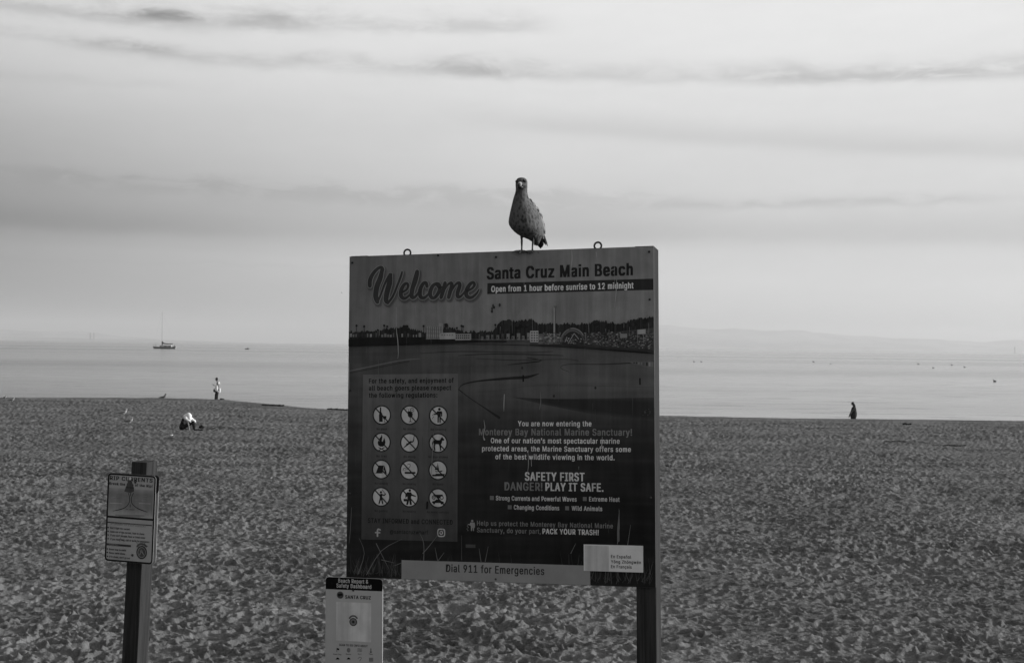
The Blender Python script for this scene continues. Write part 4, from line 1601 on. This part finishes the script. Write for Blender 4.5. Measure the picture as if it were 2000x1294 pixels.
def fingers(mb, wrist, palm, spread, k=1.):
    """palm with four curled fingers of different length and a side thumb"""
    wrist, palm, spread = Vector(wrist), Vector(palm), Vector(spread).normalized()
    d = (palm - wrist).normalized()
    nrm = d.cross(spread).normalized()
    mb.capsule(wrist, palm, .026 * k, .034 * k, 10)
    for i, L in enumerate((.062, .074, .070, .054)):
        a_ = palm + spread * (i - 1.5) * .020 * k + d * .018 * k
        b_ = a_ + d * L * .5 * k + nrm * .006
        c_ = b_ + (d + nrm * .7).normalized() * L * .5 * k
        mb.capsule(a_, b_, .010 * k, .009 * k, 7)
        mb.capsule(b_, c_, .009 * k, .008 * k, 7)
    a_ = wrist + d * .02 - spread * .026 * k
    b_ = a_ + (d * .7 - spread * .7) * .035 * k
    mb.capsule(a_, b_, .012 * k, .010 * k, 7)
    mb.capsule(b_, b_ + d * .028 * k, .010 * k, .008 * k, 7)


def head(mb, c, look, r=.1):
    c, look = Vector(c), Vector(look).normalized()
    mb.ball(c, (r * .82, r * .86, r * 1.12), 16)
    mb.ball(c + look * r * .3 - Vector((0, 0, r * .45)), (r * .55, r * .55, r * .5), 12)
    mb.capsule(c + look * r * .82 + Vector((0, 0, r * .05)), c + look * r * 1.06 - Vector((0, 0, r * .22)), r * .10, r * .16, 8)   # nose
    side = look.cross(Vector((0, 0, 1))).normalized()
    for s_ in (-1, 1):
        mb.ball(c + side * s_ * r * .82, (r * .12, r * .2, r * .26), 8)
    mb.capsule(c + look * r * .74 - Vector((0, 0, r * .55)) - side * r * .15, c + look * r * .74 - Vector((0, 0, r * .55)) + side * r * .15, r * .09, r * .09, 6)  # lips


def eyes(parent, c, look, r=.1):
    c, look = Vector(c), Vector(look).normalized()
    side = look.cross(Vector((0, 0, 1))).normalized()
    for s_ in (-1, 1):
        mb = MB()
        mb.ball(c + look * r * .80 + side * s_ * r * .34 + Vector((0, 0, r * .05)), r * .12, 8)
        mb.build('eye', M_eye, parent, smooth=True)


def place(px, d):
    """ground spot under a sight column at a given distance"""
    v = cam_dir(px, 800)
    return Vector((v.x / v.y * d, d, 0))


# --- man standing at the water's edge looking at a phone
u = .00193
base = place(421.5, 97.3)
pz = 4.3 + (cam_dir(421.5, 779) * (97.3 / cam_dir(421.5, 779).y)).z
WX = lambda x, z, d=0.: Vector(((x - 528) * u, d, (1075 - z) * u))
man = empty('person', loc=(base.x, base.y, pz))
tag(man, 'person with short dark hair and grey shirt standing at water edge looking at phone', 'person')
gzz = ground_z(base.x, base.y) - pz
mb = MB()
hc = WX(540, 292)
lookm = Vector((-.85, -.1, -.5))
head(mb, hc, lookm, .10)
mb.capsule(WX(560, 350), WX(590, 400), .052, .06)
sh1, sh2 = WX(600, 430, -.17), WX(600, 430, .17)
mb.capsule(sh1, sh2, .06, .06)
mb.capsule(WX(604, 440, -.08), WX(600, 560, -.07), .09, .10)
mb.capsule(WX(604, 440, .08), WX(600, 560, .07), .09, .10)
mb.capsule(WX(600, 560, 0), WX(590, 700, 0), .125, .12)
mb.capsule(WX(585, 710, -.08), WX(585, 710, .08), .10, .10)
for s_, xk, xf in ((-1, 520, 500), (1, 556, 552)):
    hip = WX(575, 740, s_ * .09)
    knee = WX(xk, 900, s_ * .09)
    ank = WX(xf, 1050, s_ * .10) + Vector((0, 0, min(0, gzz) * .8))
    mb.capsule(hip, knee, .088, .062); mb.capsule(knee, ank, .060, .040)
    ft = Vector((ank.x, ank.y, gzz + .035))
    mb.capsule(ank, ft, .040, .036)
    mb.capsule(ft + Vector((.04, 0, 0)), ft + Vector((-.16, 0, -.005)), .036, .026)
# near arm hanging holding the towel, far arm forward with the phone
mb.capsule(sh1, WX(650, 560, -.21), .050, .040); mb.capsule(WX(650, 560, -.21), WX(600, 690, -.23), .040, .028)
fingers(mb, WX(600, 690, -.23), WX(580, 725, -.23), (0, 1, 0))
mb.capsule(sh2, WX(530, 560, .20), .048, .038); mb.capsule(WX(530, 560, .20), WX(430, 540, .14), .038, .028)
fingers(mb, WX(430, 540, .14), WX(405, 520, .13), (0, 1, .2))
mb.skin('body', M_skin, .0105, man, relax=4)
eyes(man, hc, lookm)
mb = MB()
mb.ball(hc + Vector((.012, 0, .030)), (.103, .105, .108), 16)
mb.ball(hc + Vector((.045, 0, -.02)), (.07, .09, .09), 12)
mb.skin('hair', M_hair, .012, man, relax=2)
mb = MB()
mb.capsule(sh1, sh2, .072, .072)
mb.capsule(WX(604, 440, -.08), WX(600, 560, -.07), .102, .112); mb.capsule(WX(604, 440, .08), WX(600, 560, .07), .102, .112)
mb.capsule(WX(600, 560, 0), WX(590, 700, 0), .137, .134)
mb.capsule(sh1, WX(632, 515, -.20), .066, .060); mb.capsule(sh2, WX(560, 500, .20), .064, .058)
mb.skin('shirt', M_greyshirt, .0105, man, relax=5)
mb = MB()
mb.capsule(WX(585, 715, -.08), WX(585, 715, .08), .116, .116)
for s_, xk in ((-1, 532), (1, 560)):
    mb.capsule(WX(575, 740, s_ * .09), WX(xk, 1015 if False else 930, s_ * .09), .104, .082)
    mb.capsule(WX(xk, 930, s_ * .09), WX(xk - 6, 1075, s_ * .10), .078, .07)
mb.skin('trousers', M_black, .0105, man, relax=4)
ph = MB()
ph.box((-.006, -.036, -.072), (.006, .036, .072), .003)
o = ph.build('phone', M_black, None, M=Matrix.Translation(man.location + WX(382, 498, .13)) @ Matrix.Rotation(rad(-55), 4, 'Y'))
tag(o, 'dark phone held out in the hand of the person at the water edge', 'phone')
# towel draped from his hand and bag carried in front
mb = MB()
r2 = random.Random(4)
for k in range(7):
    x = 528 + k * 14
    mb.capsule(WX(x, 540, -.27 - .015 * (k % 2)), WX(x + r2.uniform(-8, 8), 722 - 3 * k, -.26 - .03 * (k % 2)), .022, .030, 8)
mb.ball(WX(570, 640, -.26), (.125, .06, .24), 14)
mb.capsule(WX(600, 540, -.2), WX(640, 420, -.14), .05, .05)
for k in range(5):
    mb.capsule(WX(600 + 22 * k, 750 + 8 * k, -.25), WX(640 + 18 * k, 800, -.24), .036, .030, 8)
mb.capsule(WX(695, 660, -.20), WX(700, 770, -.22), .055, .065)
mb.capsule(WX(620, 760, -.24), WX(690, 800, -.23), .06, .06)
mb.capsule(WX(668, 400, -.10), WX(680, 480, -.13), .022, .030)
t_ = mb.skin('towel', M_whitecloth, .011, None, M=Matrix.Translation(man.location), relax=4)
tag(t_, 'bright white towel carried by the standing person at the water edge', 'towel')
mb = MB()
mb.ball(WX(480, 752, -.10), (.105, .07, .10), 14)
mb.capsule(WX(440, 700, -.10), WX(500, 700, -.10), .03, .03)
mb.tube([WX(450, 700, -.10), WX(470, 640, -.12), WX(500, 700, -.10)], .012, 6)
t_ = mb.skin('bag', M_black, .011, None, M=Matrix.Translation(man.location), relax=3)
tag(t_, 'small round black bag carried in front of the standing person', 'bag')

# --- woman walking along the foreshore, legs below the crest
d2 = 85.0
base = place(1667, d2)
u2 = d2 / F / 21.57
pz = 4.3 + (cam_dir(1667, 818.6) * (d2 / cam_dir(1667, 818.6).y)).z
GX_ = lambda x, z, d=0.: Vector(((x - 600) * u2, d, (1045 - z) * u2))
wom = empty('person', loc=(base.x, base.y, pz))
tag(wom, 'person with long dark hair in dark dress walking along the shore', 'person')
gzz = max(ground_z(base.x, base.y), SEA_Z - .1) - pz
mb = MB()
hc = GX_(560, 385)
lookw = Vector((-.95, -.15, -.3))
head(mb, hc, lookw, .092)
mb.capsule(GX_(590, 460), GX_(606, 560), .045, .05)
s1, s2 = GX_(606, 590, -.15), GX_(606, 590, .15)
mb.capsule(s1, s2, .05, .05)
mb.capsule(GX_(604, 610, 0), GX_(600, 760, 0), .115, .10)
mb.capsule(GX_(600, 760, 0), GX_(600, 900, 0), .10, .14)
for s_ in (-1, 1):
    kx = -.12 * s_
    hip = GX_(600, 910, s_ * .08)
    kn = hip + Vector((kx * .7, 0, -.40)); an = Vector((kx * 2.0, s_ * .08, gzz + .06))
    mb.capsule(hip, kn, .082, .055); mb.capsule(kn, an, .053, .035)
    mb.capsule(an + Vector((.03, 0, -.03)), an + Vector((-.15, 0, -.035)), .034, .024)
mb.capsule(s1, GX_(455, 760, -.19), .052, .042); mb.capsule(GX_(455, 760, -.19), GX_(390, 905, -.18), .048, .038)
fingers(mb, GX_(405, 900, -.18), GX_(385, 935, -.18), (0, 1, 0), .9)
mb.capsule(s2, GX_(765, 800, .19), .056, .046); mb.capsule(GX_(745, 800, .19), GX_(715, 900, .16), .036, .026)
fingers(mb, GX_(715, 900, .16), GX_(700, 935, .15), (0, 1, 0), .9)
mb.skin('body', M_skin_dk, .0105, wom, relax=4)
eyes(wom, hc, lookw, .092)
mb = MB()
mb.ball(hc + Vector((.012, 0, .03)), (.095, .098, .10), 14)
mb.capsule(hc + Vector((.05, 0, -.02)), GX_(640, 470), .085, .075)
mb.capsule(GX_(640, 470), GX_(668, 560), .07, .04)
mb.skin('hair', M_hair, .012, wom, relax=3)
mb = MB()
mb.capsule(s1, s2, .062, .062)
mb.capsule(GX_(612, 610, 0), GX_(604, 740, 0), .165, .200)
mb.capsule(GX_(604, 740, 0), GX_(600, 880, 0), .200, .225)
mb.capsule(GX_(600, 880, 0), GX_(598, 1100, 0), .215, .150)
mb.capsule(s1, GX_(540, 680, -.17), .056, .050); mb.capsule(s2, GX_(675, 690, .17), .056, .052)
mb.skin('dress', material('dark_dress', .028, .9, .1, .3, 9), .0115, wom, relax=5)

# --- person sitting bent forward on the sand
d3 = 61.5
base = place(368, d3)
u3 = d3 / F / 21.56
gz = ground_z(base.x, base.y)
SX = lambda x, z, d=0.: Vector(((x - 820) * u3, d, (1035 - z) * u3))
sit = empty('person', loc=(base.x, base.y, gz - .02))
tag(sit, 'person in loose white top and black trousers sitting hunched forward on the sand', 'person')
mb = MB()
hc = SX(880, 500, -.10)
looks = Vector((.75, -.35, -.55))
head(mb, hc, looks, .095)
mb.capsule(SX(830, 540, -.06), SX(790, 560, 0), .05, .055)
s1, s2 = SX(760, 560, -.17), SX(760, 560, .17)
mb.capsule(s1, s2, .06, .06)
mb.capsule(SX(740, 590), SX(640, 880), .13, .14)
mb.capsule(SX(620, 930, -.08), SX(620, 930, .08), .10, .10)
for s_, kx in ((-1, 1050), (1, 1000)):
    hip, kn, an = SX(630, 940, s_ * .10), SX(kx, 690, s_ * .12), SX(kx + 60, 990, s_ * .13)
    mb.capsule(hip, kn, .085, .06); mb.capsule(kn, an, .056, .038)
    mb.capsule(an, an + Vector((.17, 0, -.02)), .036, .026)
for s_, sh_, h_ in ((-1, s1, SX(915, 985, -.24)), (1, s2, SX(1080, 690, .14))):
    elb = (sh_ + h_) / 2 + Vector((.05, s_ * .04, -.02 if s_ < 0 else .0))
    mb.capsule(sh_, elb, .048, .038); mb.capsule(elb, h_, .036, .026)
    fingers(mb, h_, h_ + Vector((.02, 0, -.045)), (0, 1, 0))
mb.skin('body', M_skin, .0105, sit, relax=4)
eyes(sit, hc, looks, .095)
mb = MB()
mb.ball(hc + Vector((-.02, 0, .035)), (.10, .102, .10), 14)
mb.skin('hair', M_hair, .012, sit, relax=2)
mb = MB()
mb.capsule(s1, s2, .10, .10)
mb.capsule(SX(760, 560), SX(750, 620), .16, .13)
mb.capsule(SX(700, 500, -.08), SX(850, 420, -.08), .11, .11)
mb.capsule(SX(850, 430, -.08), SX(915, 590, -.14), .115, .09)
mb.ball(SX(880, 470, -.10), (.125, .125, .13), 14)
mb.capsule(SX(820, 620, -.20), SX(960, 700, -.22), .06, .035)
mb.capsule(s2, SX(960, 600, .10), .08, .065); mb.capsule(SX(960, 590, .0), SX(1090, 690, .0), .065, .065)
mb.skin('shirt', M_whitecloth, .011, sit, relax=5)
mb = MB()
mb.capsule(SX(650, 650, 0), SX(590, 940, 0), .12, .17)
mb.capsule(SX(600, 700, -.06), SX(540, 960, -.06), .08, .10)
mb.capsule(SX(620, 930, -.10), SX(620, 930, .10), .13, .13)
for s_, kx in ((-1, 1050), (1, 1000)):
    hip, kn, an = SX(630, 940, s_ * .10), SX(kx, 720, s_ * .12), SX(kx + 50, 985, s_ * .13)
    mb.capsule(hip, kn, .105, .078); mb.capsule(kn, an, .074, .062)
mb.skin('trousers', M_black, .011, sit, relax=4)
bp_ = place(394, 62.0)
bag = MB()
bag.ball((0, 0, .06), (.13, .09, .075), 14)
bag.capsule((-.08, 0, .05), (.10, .02, .04), .05, .045)
bag.tube([(-.06, 0, .11), (0, -.02, .16), (.06, 0, .11)], .010, 6)
o = bag.skin('bag', M_black, .009, None, M=Matrix.Translation((bp_.x, bp_.y, ground_z(bp_.x, bp_.y))), relax=3)
tag(o, 'dark low bag lying on the sand just right of the sitting person', 'bag')
for k, (px, dd) in enumerate(((385, 60.3), (392, 60.5))):
    q = place(px, dd)
    s_ = MB()
    s_.capsule((-.10, 0, .03), (.08, 0, .025), .042, .05)
    s_.capsule((-.08, 0, .05), (-.11, 0, .07), .035, .032)
    o = s_.skin('shoe', M_black, .008, None, M=Matrix.Translation((q.x, q.y, ground_z(q.x, q.y) + .005)), relax=3)
    tag(o, ('black shoe on the sand nearest the sitting person', 'black shoe on the sand below the dark bag')[k], 'shoe', 'shoes beside the sitting person')

# ================================================================== GULLS ON THE SAND, BIRDS OVER AND ON THE SEA
M_gw = material('white_gull_feathers', .42, .8, .1, .08, 20)
M_gg = material('grey_gull_back', .12, .8, .1, .2, 20)
M_gd = material('brown_mottled_feathers', .06, .8, .1, .4, 24)


def beach_gull(name, white, up=0.):
    root = empty(name)
    mb = MB()
    mb.capsule((-.02, 0, .14), (.12, 0, .13), .062, .035, 12)
    mb.capsule((-.03, 0, .15), (-.09, 0, .17), .058, .045, 12)
    mb.capsule((-.09, 0, .17), (-.125, 0, .25 + up), .042, .030, 12)
    mb.ball((-.135, 0, .27 + up), (.036, .031, .032), 12)
    mb.skin('body', M_gw if white else M_gd, .008, root, relax=4)
    for s_ in (-1, 1):
        mb = MB()
        mb.capsule((-.06, s_ * .045, .165), (.10, s_ * .030, .145), .036, .022, 10)
        mb.capsule((.10, s_ * .03, .145), (.23, s_ * .012, .135), .020, .005, 8)
        mb.skin('wing', M_gg if white else M_gd, .007, root, relax=3)
        mb = MB()
        mb.tube([(0, s_ * .022, .09), (.004, s_ * .022, .04), (0, s_ * .022, .004)], .004, 6)
        mb.add([(0, s_ * .022, .006), (-.045, s_ * .022 - .02, .002), (-.05, s_ * .022, .002), (-.045, s_ * .022 + .02, .002)], [(0, 1, 2), (0, 2, 3)])
        mb.build('leg', M_leg, root)
    mb = MB()
    mb.tube([(-.16, 0, .268 + up), (-.19, 0, .262 + up), (-.212, 0, .254 + up)], [.011, .008, .003], 8)
    mb.build('bill', M_leg, root)
    mb = MB()
    mb.capsule((.12, 0, .13), (.20, 0, .115), .026, .012, 8)
    mb.build('tail', M_gw if white else M_prim, root)
    return root


def dup(root):
    r = root.copy()
    COL.objects.link(r)
    for ch in root.children:
        c = ch.copy()
        COL.objects.link(c)
        c.parent = r
    return r


gw = beach_gull('gull', True)
gb = beach_gull('gull', False, .03)
spots = [(gw, 23, 785.5, 1.15, 180, 'white breasted gull on the sand near the left edge, in front of a second gull'),
         (gw, 9, 780.0, 1.1, 150, 'white gull at the far left on the sand crest against the sea'),
         (gw, 240, 812.5, 1.45, 196, 'grey backed gull standing alert on the sand, farther one of the middle pair'),
         (gw, 252, 829.0, 1.3, 172, 'pale gull on the sand, nearer one of the pair left of the sitting person'),
         (gb, 318, 776.5, 1.5, 205, 'dark hunched gull on the sand crest left of the standing person')]
used = set()
for src, px, py, sc, rz, lab in spots:
    o = dup(src) if src in used else src
    used.add(src)
    v = cam_dir(px, py)
    # march along the sight line to the sand
    t = 20.0
    while t < 140 and 4.3 + v.z / v.y * t > ground_z(v.x / v.y * t, t):
        t += .25
    t = min(t, 99)
    x = v.x / v.y * t
    o.matrix_world = Matrix.Translation((x, t, ground_z(x, t) - .005)) @ Matrix.Rotation(rad(rz), 4, 'Z') @ Matrix.Scale(sc, 4)
    tag(o, lab, 'gull', 'gulls standing on the beach')


def sea_bird(name):
    root = empty(name)
    mb = MB()
    mb.capsule((-.12, 0, .06), (.18, 0, .05), .11, .06, 12)
    mb.capsule((-.14, 0, .10), (-.20, 0, .24), .05, .04, 10)
    mb.ball((-.22, 0, .27), (.06, .045, .045), 10)
    mb.skin('body', M_gd, .02, root, relax=3)
    mb = MB()
    mb.tube([(-.27, 0, .27), (-.33, 0, .26), (-.38, 0, .25)], [.02, .014, .004], 6)
    mb.build('bill', M_leg, root)
    for s_ in (-1, 1):
        mb = MB()
        mb.capsule((-.08, s_ * .07, .12), (.22, s_ * .04, .10), .06, .02, 8)
        mb.build('wing', M_gg, root, smooth=True)
    return root


sb = sea_bird('sea_bird')
first = True
for px, py, sc, lab in ((1356, 706.5, 1.5, 'sea bird floating close right of the welcome board, left one of the nearest pair'),
                        (1370, 706.5, 1.4, 'sea bird floating close right of the welcome board, right one of the nearest pair'),
                        (1589, 706.8, 1.8, 'dark sea bird floating alone on the calm sea above the walking person'),
                        (1622, 710.5, 1.0, 'tiny sea bird floating a little right of the darker lone bird'),
                        (1794, 711.5, 1.6, 'sea bird at the left end of the loose flock far right'),
                        (1823, 718.5, 1.2, 'palest lowest sea bird in the middle of the loose right-hand flock'),
                        (1859, 713, 1.4, 'sea bird floating third from the left in the loose right-hand flock'),
                        (1884, 717, 1.3, 'sea bird at the right end of the loose flock far right'),
                        (1943, 744.5, 1.1, 'dark sea bird nearest the beach on the right side of the sea')):
    o = sb if first else dup(sb)
    first = False
    v = cam_dir(px, py)
    t = (SEA_Z - 4.3) / v.z
    o.matrix_world = Matrix.Translation(EYE + v * t) @ Matrix.Rotation(rad(rng.uniform(-40, 40)), 4, 'Z') @ Matrix.Scale(sc, 4)
    tag(o, lab, 'bird', 'birds floating on the sea')

# gull in flight left of the board
fl = empty('flying_gull')
mb = MB()
mb.capsule((-.14, 0, 0), (.16, 0, .01), .05, .025, 10)
mb.ball((-.18, 0, .02), .036, 10)
mb.capsule((.14, 0, .01), (.24, 0, .01), .03, .012, 8)
mb.skin('body', M_gd, .012, fl, relax=3)
for s_ in (-1, 1):
    mb = MB()
    P_ = [(-.02, s_ * .04, .02), (-.05, s_ * .25, .10), (0, s_ * .42, .07), (.08, s_ * .62, .0)]
    vs, fs = [], []
    for (x, y, z), c in zip(P_, (.14, .12, .09, .02)):
        vs += [(x, y, z), (x + c * .5, y, z + .012), (x + c, y, z), (x + c * .5, y, z - .008)]
    for i in range(3):
        for k in range(4):
            fs.append((4 * i + k, 4 * i + (k + 1) % 4, 4 * i + 4 + (k + 1) % 4, 4 * i + 4 + k))
    mb.add(vs, fs + [(0, 1, 2, 3), (15, 14, 13, 12)])
    mb.build('wing', M_gd, fl)
v = cam_dir(667, 571.5)
fl.matrix_world = Matrix.Translation(EYE + v * 420) @ Matrix.Rotation(rad(40), 4, 'Z') @ Matrix.Rotation(rad(28), 4, 'X')
tag(fl, 'small gull in flight against the sky just left of the welcome board', 'gull')

# ================================================================== SAILBOAT AND SMALL CRAFT
v = cam_dir(320, 680.3)
bt = EYE + v * ((SEA_Z - 4.3) / v.z)
ub = bt.y / F / 14.375
BX = lambda x, z, d=0.: Vector(((x - 560) * ub, d, (1145 - z) * ub))
boat = empty('sailing_boat', loc=(bt.x, bt.y, SEA_Z))
tag(boat, 'dark hulled sailing boat at anchor with furled sail on the left side of the sea', 'boat')
M_hull = material('black_hull_paint', .014, .35, .4, .2, 1)
M_cabin = material('white_cabin_paint', .50, .5, .3, .1, 1)
M_cover = material('dark_sail_cover', .015, .9, .1, .3, 2)
M_mast = material('pale_grey_mast', .3, .5, .3)
M_glass = material('dark_cabin_glass', .02, .1, .5)
mb = MB()
vs = []
st = [(245, 1088, .02), (290, 1092, .9), (380, 1098, 1.7), (520, 1102, 2.1), (700, 1102, 2.1), (820, 1098, 1.7), (868, 1096, 1.3)]
for x, ztop, w in st:
    t_ = BX(x, ztop)
    xb = x + (30 if x < 260 else (8 if x < 300 else 0))
    for yy, zz in ((-w, t_.z), (-w * .85, .15), (0, -.7), (w * .85, .15), (w, t_.z), (0, t_.z + .08)):
        vs.append((t_.x if zz > .5 else BX(xb, 0).x, yy, zz))
fs = []
for i in range(len(st) - 1):
    for k in range(6):
        fs.append((6 * i + k, 6 * i + (k + 1) % 6, 6 * i + 6 + (k + 1) % 6, 6 * i + 6 + k))
fs += [(0, 1, 2, 3, 4, 5), tuple(6 * (len(st) - 1) + k for k in (5, 4, 3, 2, 1, 0))]
mb.add(vs, fs)
mb.build('hull', M_hull, boat)
mb = MB()
a_, b_ = BX(450, 1102, -1.1), BX(775, 1055, 1.1)
mb.box((a_.x, -1.15, a_.z), (b_.x, 1.15, b_.z), .12)
cabin = mb.build('cabin', M_cabin, boat)
for x0, x1 in ((470, 500), (570, 660), (690, 770)):
    for s_ in (-1, 1):
        mb = MB()
        p, q = BX(x0, 1092), BX(x1, 1066)
        mb.box((p.x, s_ * 1.16 - .01, p.z), (q.x, s_ * 1.16 + .01, q.z), .004)
        mb.build('window', M_glass, cabin)
mb = MB()
mb.tube([BX(503, 1100), BX(503, 700), BX(500, 120)], [.10, .085, .05], 8)
mast = mb.build('mast', M_mast, boat)
for zz, w in ((420, 1.0), (700, 1.1)):
    mb = MB()
    mb.tube([BX(502, zz, -w), BX(502, zz, w)], .04, 6)
    mb.build('spreader', M_mast, mast)
mb = MB()
mb.capsule(BX(510, 1100), BX(512, 955), .32, .42, 10)
mb.capsule(BX(515, 965), BX(548, 1000), .42, .50, 10)
mb.capsule(BX(548, 1000), BX(690, 1018), .46, .34, 10)
mb.capsule(BX(690, 1018), BX(800, 1010), .34, .30, 10)
mb.skin('furled_sail', M_cover, .12, boat, relax=2)
mb = MB()
mb.tube([BX(253, 1090), BX(500, 125)], .012, 4)
mb.tube([BX(868, 1094), BX(500, 125)], .012, 4)
for s_ in (-1.7, 1.7):
    mb.tube([BX(505, 1100, s_), BX(502, 420, s_ * .6), BX(500, 130)], .010, 4)
mb.build('rigging', M_steel, boat)['kind'] = 'stuff'
mb = MB()
mb.tube([BX(335, 1096, -.2), BX(335, 1010, -.2)], .10, 6)
mb.tube([BX(262, 1086, -.3), BX(262, 1056, -.3), BX(330, 1056, -.9), BX(330, 1094, -.9)], .04, 6)
mb.build('bow_rail', M_steel, boat)
mb = MB()
mb.tube([BX(552, 1100, .4), BX(552, 1030, .4)], .10, 6)
mb.build('vent_pipe', M_hull, boat)
mb = MB()
mb.capsule(BX(835, 1095), BX(862, 1060), .30, .24, 8)
mb.capsule(BX(850, 1140), BX(870, 1100), .3, .4, 8)
mb.skin('stern_gear', M_hull, .12, boat, relax=1)
mb = MB()
mb.box((BX(872, 0).x, -.8, BX(0, 1140).z), (BX(902, 0).x, .8, BX(0, 1105).z), .15)
mb.build('boarding_platform', M_cabin, boat)
mb = MB()
mb.box((BX(876, 0).x, -.25, BX(0, 1104).z), (BX(898, 0).x, .25, BX(0, 1075).z), .15)
mb.build('outboard_motor', M_hull, boat)

v = cam_dir(482.5, 681.6)
q = EYE + v * ((SEA_Z - 4.3) / v.z)
din = empty('dinghy', loc=q)
tag(din, 'tiny dark dinghy afloat right of the sailing boat', 'boat')
mb = MB()
vs = []
for x, w, h in ((-1.5, .05, .75), (-1.0, .55, .6), (0, .75, .5), (1.0, .7, .5), (1.4, .6, .55)):
    vs += [(x, -w, h), (x, -w * .8, .0), (x, 0, -.15), (x, w * .8, .0), (x, w, h), (x, w * .8, h - .02), (x, 0, .12), (x, -w * .8, h - .02)]
fs = [(8 * i + k, 8 * i + (k + 1) % 8, 8 * i + 8 + (k + 1) % 8, 8 * i + 8 + k) for i in range(4) for k in range(8)]
mb.add(vs, fs + [tuple(range(8)), tuple(range(39, 31, -1))])
mb.build('hull', M_hull, din)
mb = MB()
mb.capsule((.2, 0, .5), (.7, 0, .9), .38, .3, 8)
mb.skin('cover', M_cover, .06, din, relax=2)
mb = MB()
mb.box((1.35, -.15, .1), (1.65, .15, .95), .04)
mb.build('outboard_motor', M_hull, din)

v = cam_dir(1982, 689.5)
q = EYE + v * ((SEA_Z - 4.3) / v.z)
k = q.y / F
buoy = empty('channel_buoy', loc=q)
tag(buoy, 'thin dark buoy standing up at the horizon near the right edge', 'buoy')
mb = MB()
mb.tube([(0, 0, -.3), (0, 0, .8)], [1.0 * k, .9 * k], 12)
mb.build('float', M_hull, buoy)
mb = MB()
for a_ in range(4):
    c_, s_ = math.cos(a_ * 1.571 + .7), math.sin(a_ * 1.571 + .7)
    mb.tube([(c_ * .75 * k, s_ * .75 * k, .8), (c_ * .25 * k, s_ * .25 * k, 9 * k)], .12 * k, 5)
mb.build('lattice_tower', M_hull, buoy)
mb = MB()
mb.tube([(0, 0, 8.6 * k), (0, 0, 12.5 * k)], [.55 * k, .35 * k], 8)
mb.build('lantern', M_hull, buoy)

# twin stacks far down the coast
for n_, px in enumerate((176.5, 183.5)):
    d_ = 11400
    mb = MB()
    x = (px - 1000) / F * d_
    h = (664 - 649) / F * d_ + 5
    mb.tube([(0, 0, -4), (0, 0, h * .5), (0, 0, h)], [7, 6, 5], 14)
    o = mb.build('smokestack', material('grey_concrete', .12, .9, .1), None, M=Matrix.Translation((x, d_, SEA_Z)))
    tag(o, ('left one of two tall hazy smokestacks on the far shore', 'right one of two tall hazy smokestacks on the far shore')[n_], 'smokestack', 'smokestacks on the far shore')

# ================================================================== BITS ON THE SAND
M_kelp_shade = material('dark_kelp_and_shade', .04, .7, .2, .4, 5)  # kelp, and also the dark strips that stand for shade on the sand


def on_sand(px, py):
    v = cam_dir(px, py)
    t = 14.0
    while t < 130 and 4.3 + v.z / v.y * t > ground_z(v.x / v.y * t, t):
        t += .1
    x = v.x / v.y * t
    return Vector((x, t, ground_z(x, t)))


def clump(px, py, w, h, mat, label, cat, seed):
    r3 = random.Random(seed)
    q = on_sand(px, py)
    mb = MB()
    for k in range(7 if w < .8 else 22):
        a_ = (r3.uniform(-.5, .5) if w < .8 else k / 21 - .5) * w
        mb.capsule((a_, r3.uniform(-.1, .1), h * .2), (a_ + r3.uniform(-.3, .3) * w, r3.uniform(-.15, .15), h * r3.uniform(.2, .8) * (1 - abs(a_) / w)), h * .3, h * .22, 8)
    o = mb.skin('kelp_and_shade_clump' if mat is M_kelp_shade else 'litter', mat, max(.006, h * .09), None, M=Matrix.Translation(q), relax=2)
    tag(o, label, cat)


clump(1771, 829, .42, .20, M_kelp_shade, 'dark mound of kelp on the sand below the walking person, to the right', 'kelp', 1)
clump(1751, 862, 1.1, .05, M_kelp_shade, 'long flat dark strip standing for a shaded dip in the right-hand sand, left one of two', 'kelp', 2)  # no kelp here: dark strip put in for the shade of a sand dip
clump(1852, 870.5, 1.1, .08, M_kelp_shade, 'long flat dark strip standing for a shaded dip in the right-hand sand, right one of two', 'kelp', 3)  # second dip, its shade likewise built as a dark strip
clump(1306, 910, .22, .09, M_kelp_shade, 'small dark kelp scrap on the sand right beside the welcome board', 'kelp', 4)
clump(335, 850.5, .07, .06, M_whitecloth, 'tiny white scrap on the sand left below the sitting person', 'litter', 5)
clump(1373, 917, .05, .05, M_whitecloth, 'tiny white scrap on the sand right of the welcome board', 'litter', 6)
# line of wrack and foam where the crest drops to the water left of the board; third strip is a foot shadow in dark colour
for n_, (x0, y0, x1, y1) in enumerate(((512, 791.5, 552, 793), (640, 799.5, 678, 801), (430, 779.6, 442, 780.2))):
    a_, b_ = on_sand(x0, y0), on_sand(x1, y1)
    mb = MB()
    r3 = random.Random(n_)
    for k in range(14):
        t = k / 13
        c = a_.lerp(b_, t)
        mb.capsule((c.x, c.y + r3.uniform(-.1, .1), ground_z(c.x, c.y) + .03), (c.x + r3.uniform(.1, .3), c.y, ground_z(c.x, c.y) + r3.uniform(.03, .09)), .06, .04, 7)
    o = mb.skin('wrack_and_shade_line', M_kelp_shade, .02, None, relax=2)
    tag(o, ('thin dark wrack line on the shore slope between standing person and welcome board',
            'thin dark wrack line on the shore right against the left edge of welcome board',
            'short dark strip standing for the shadow at the feet of the standing person')[n_], 'wrack')
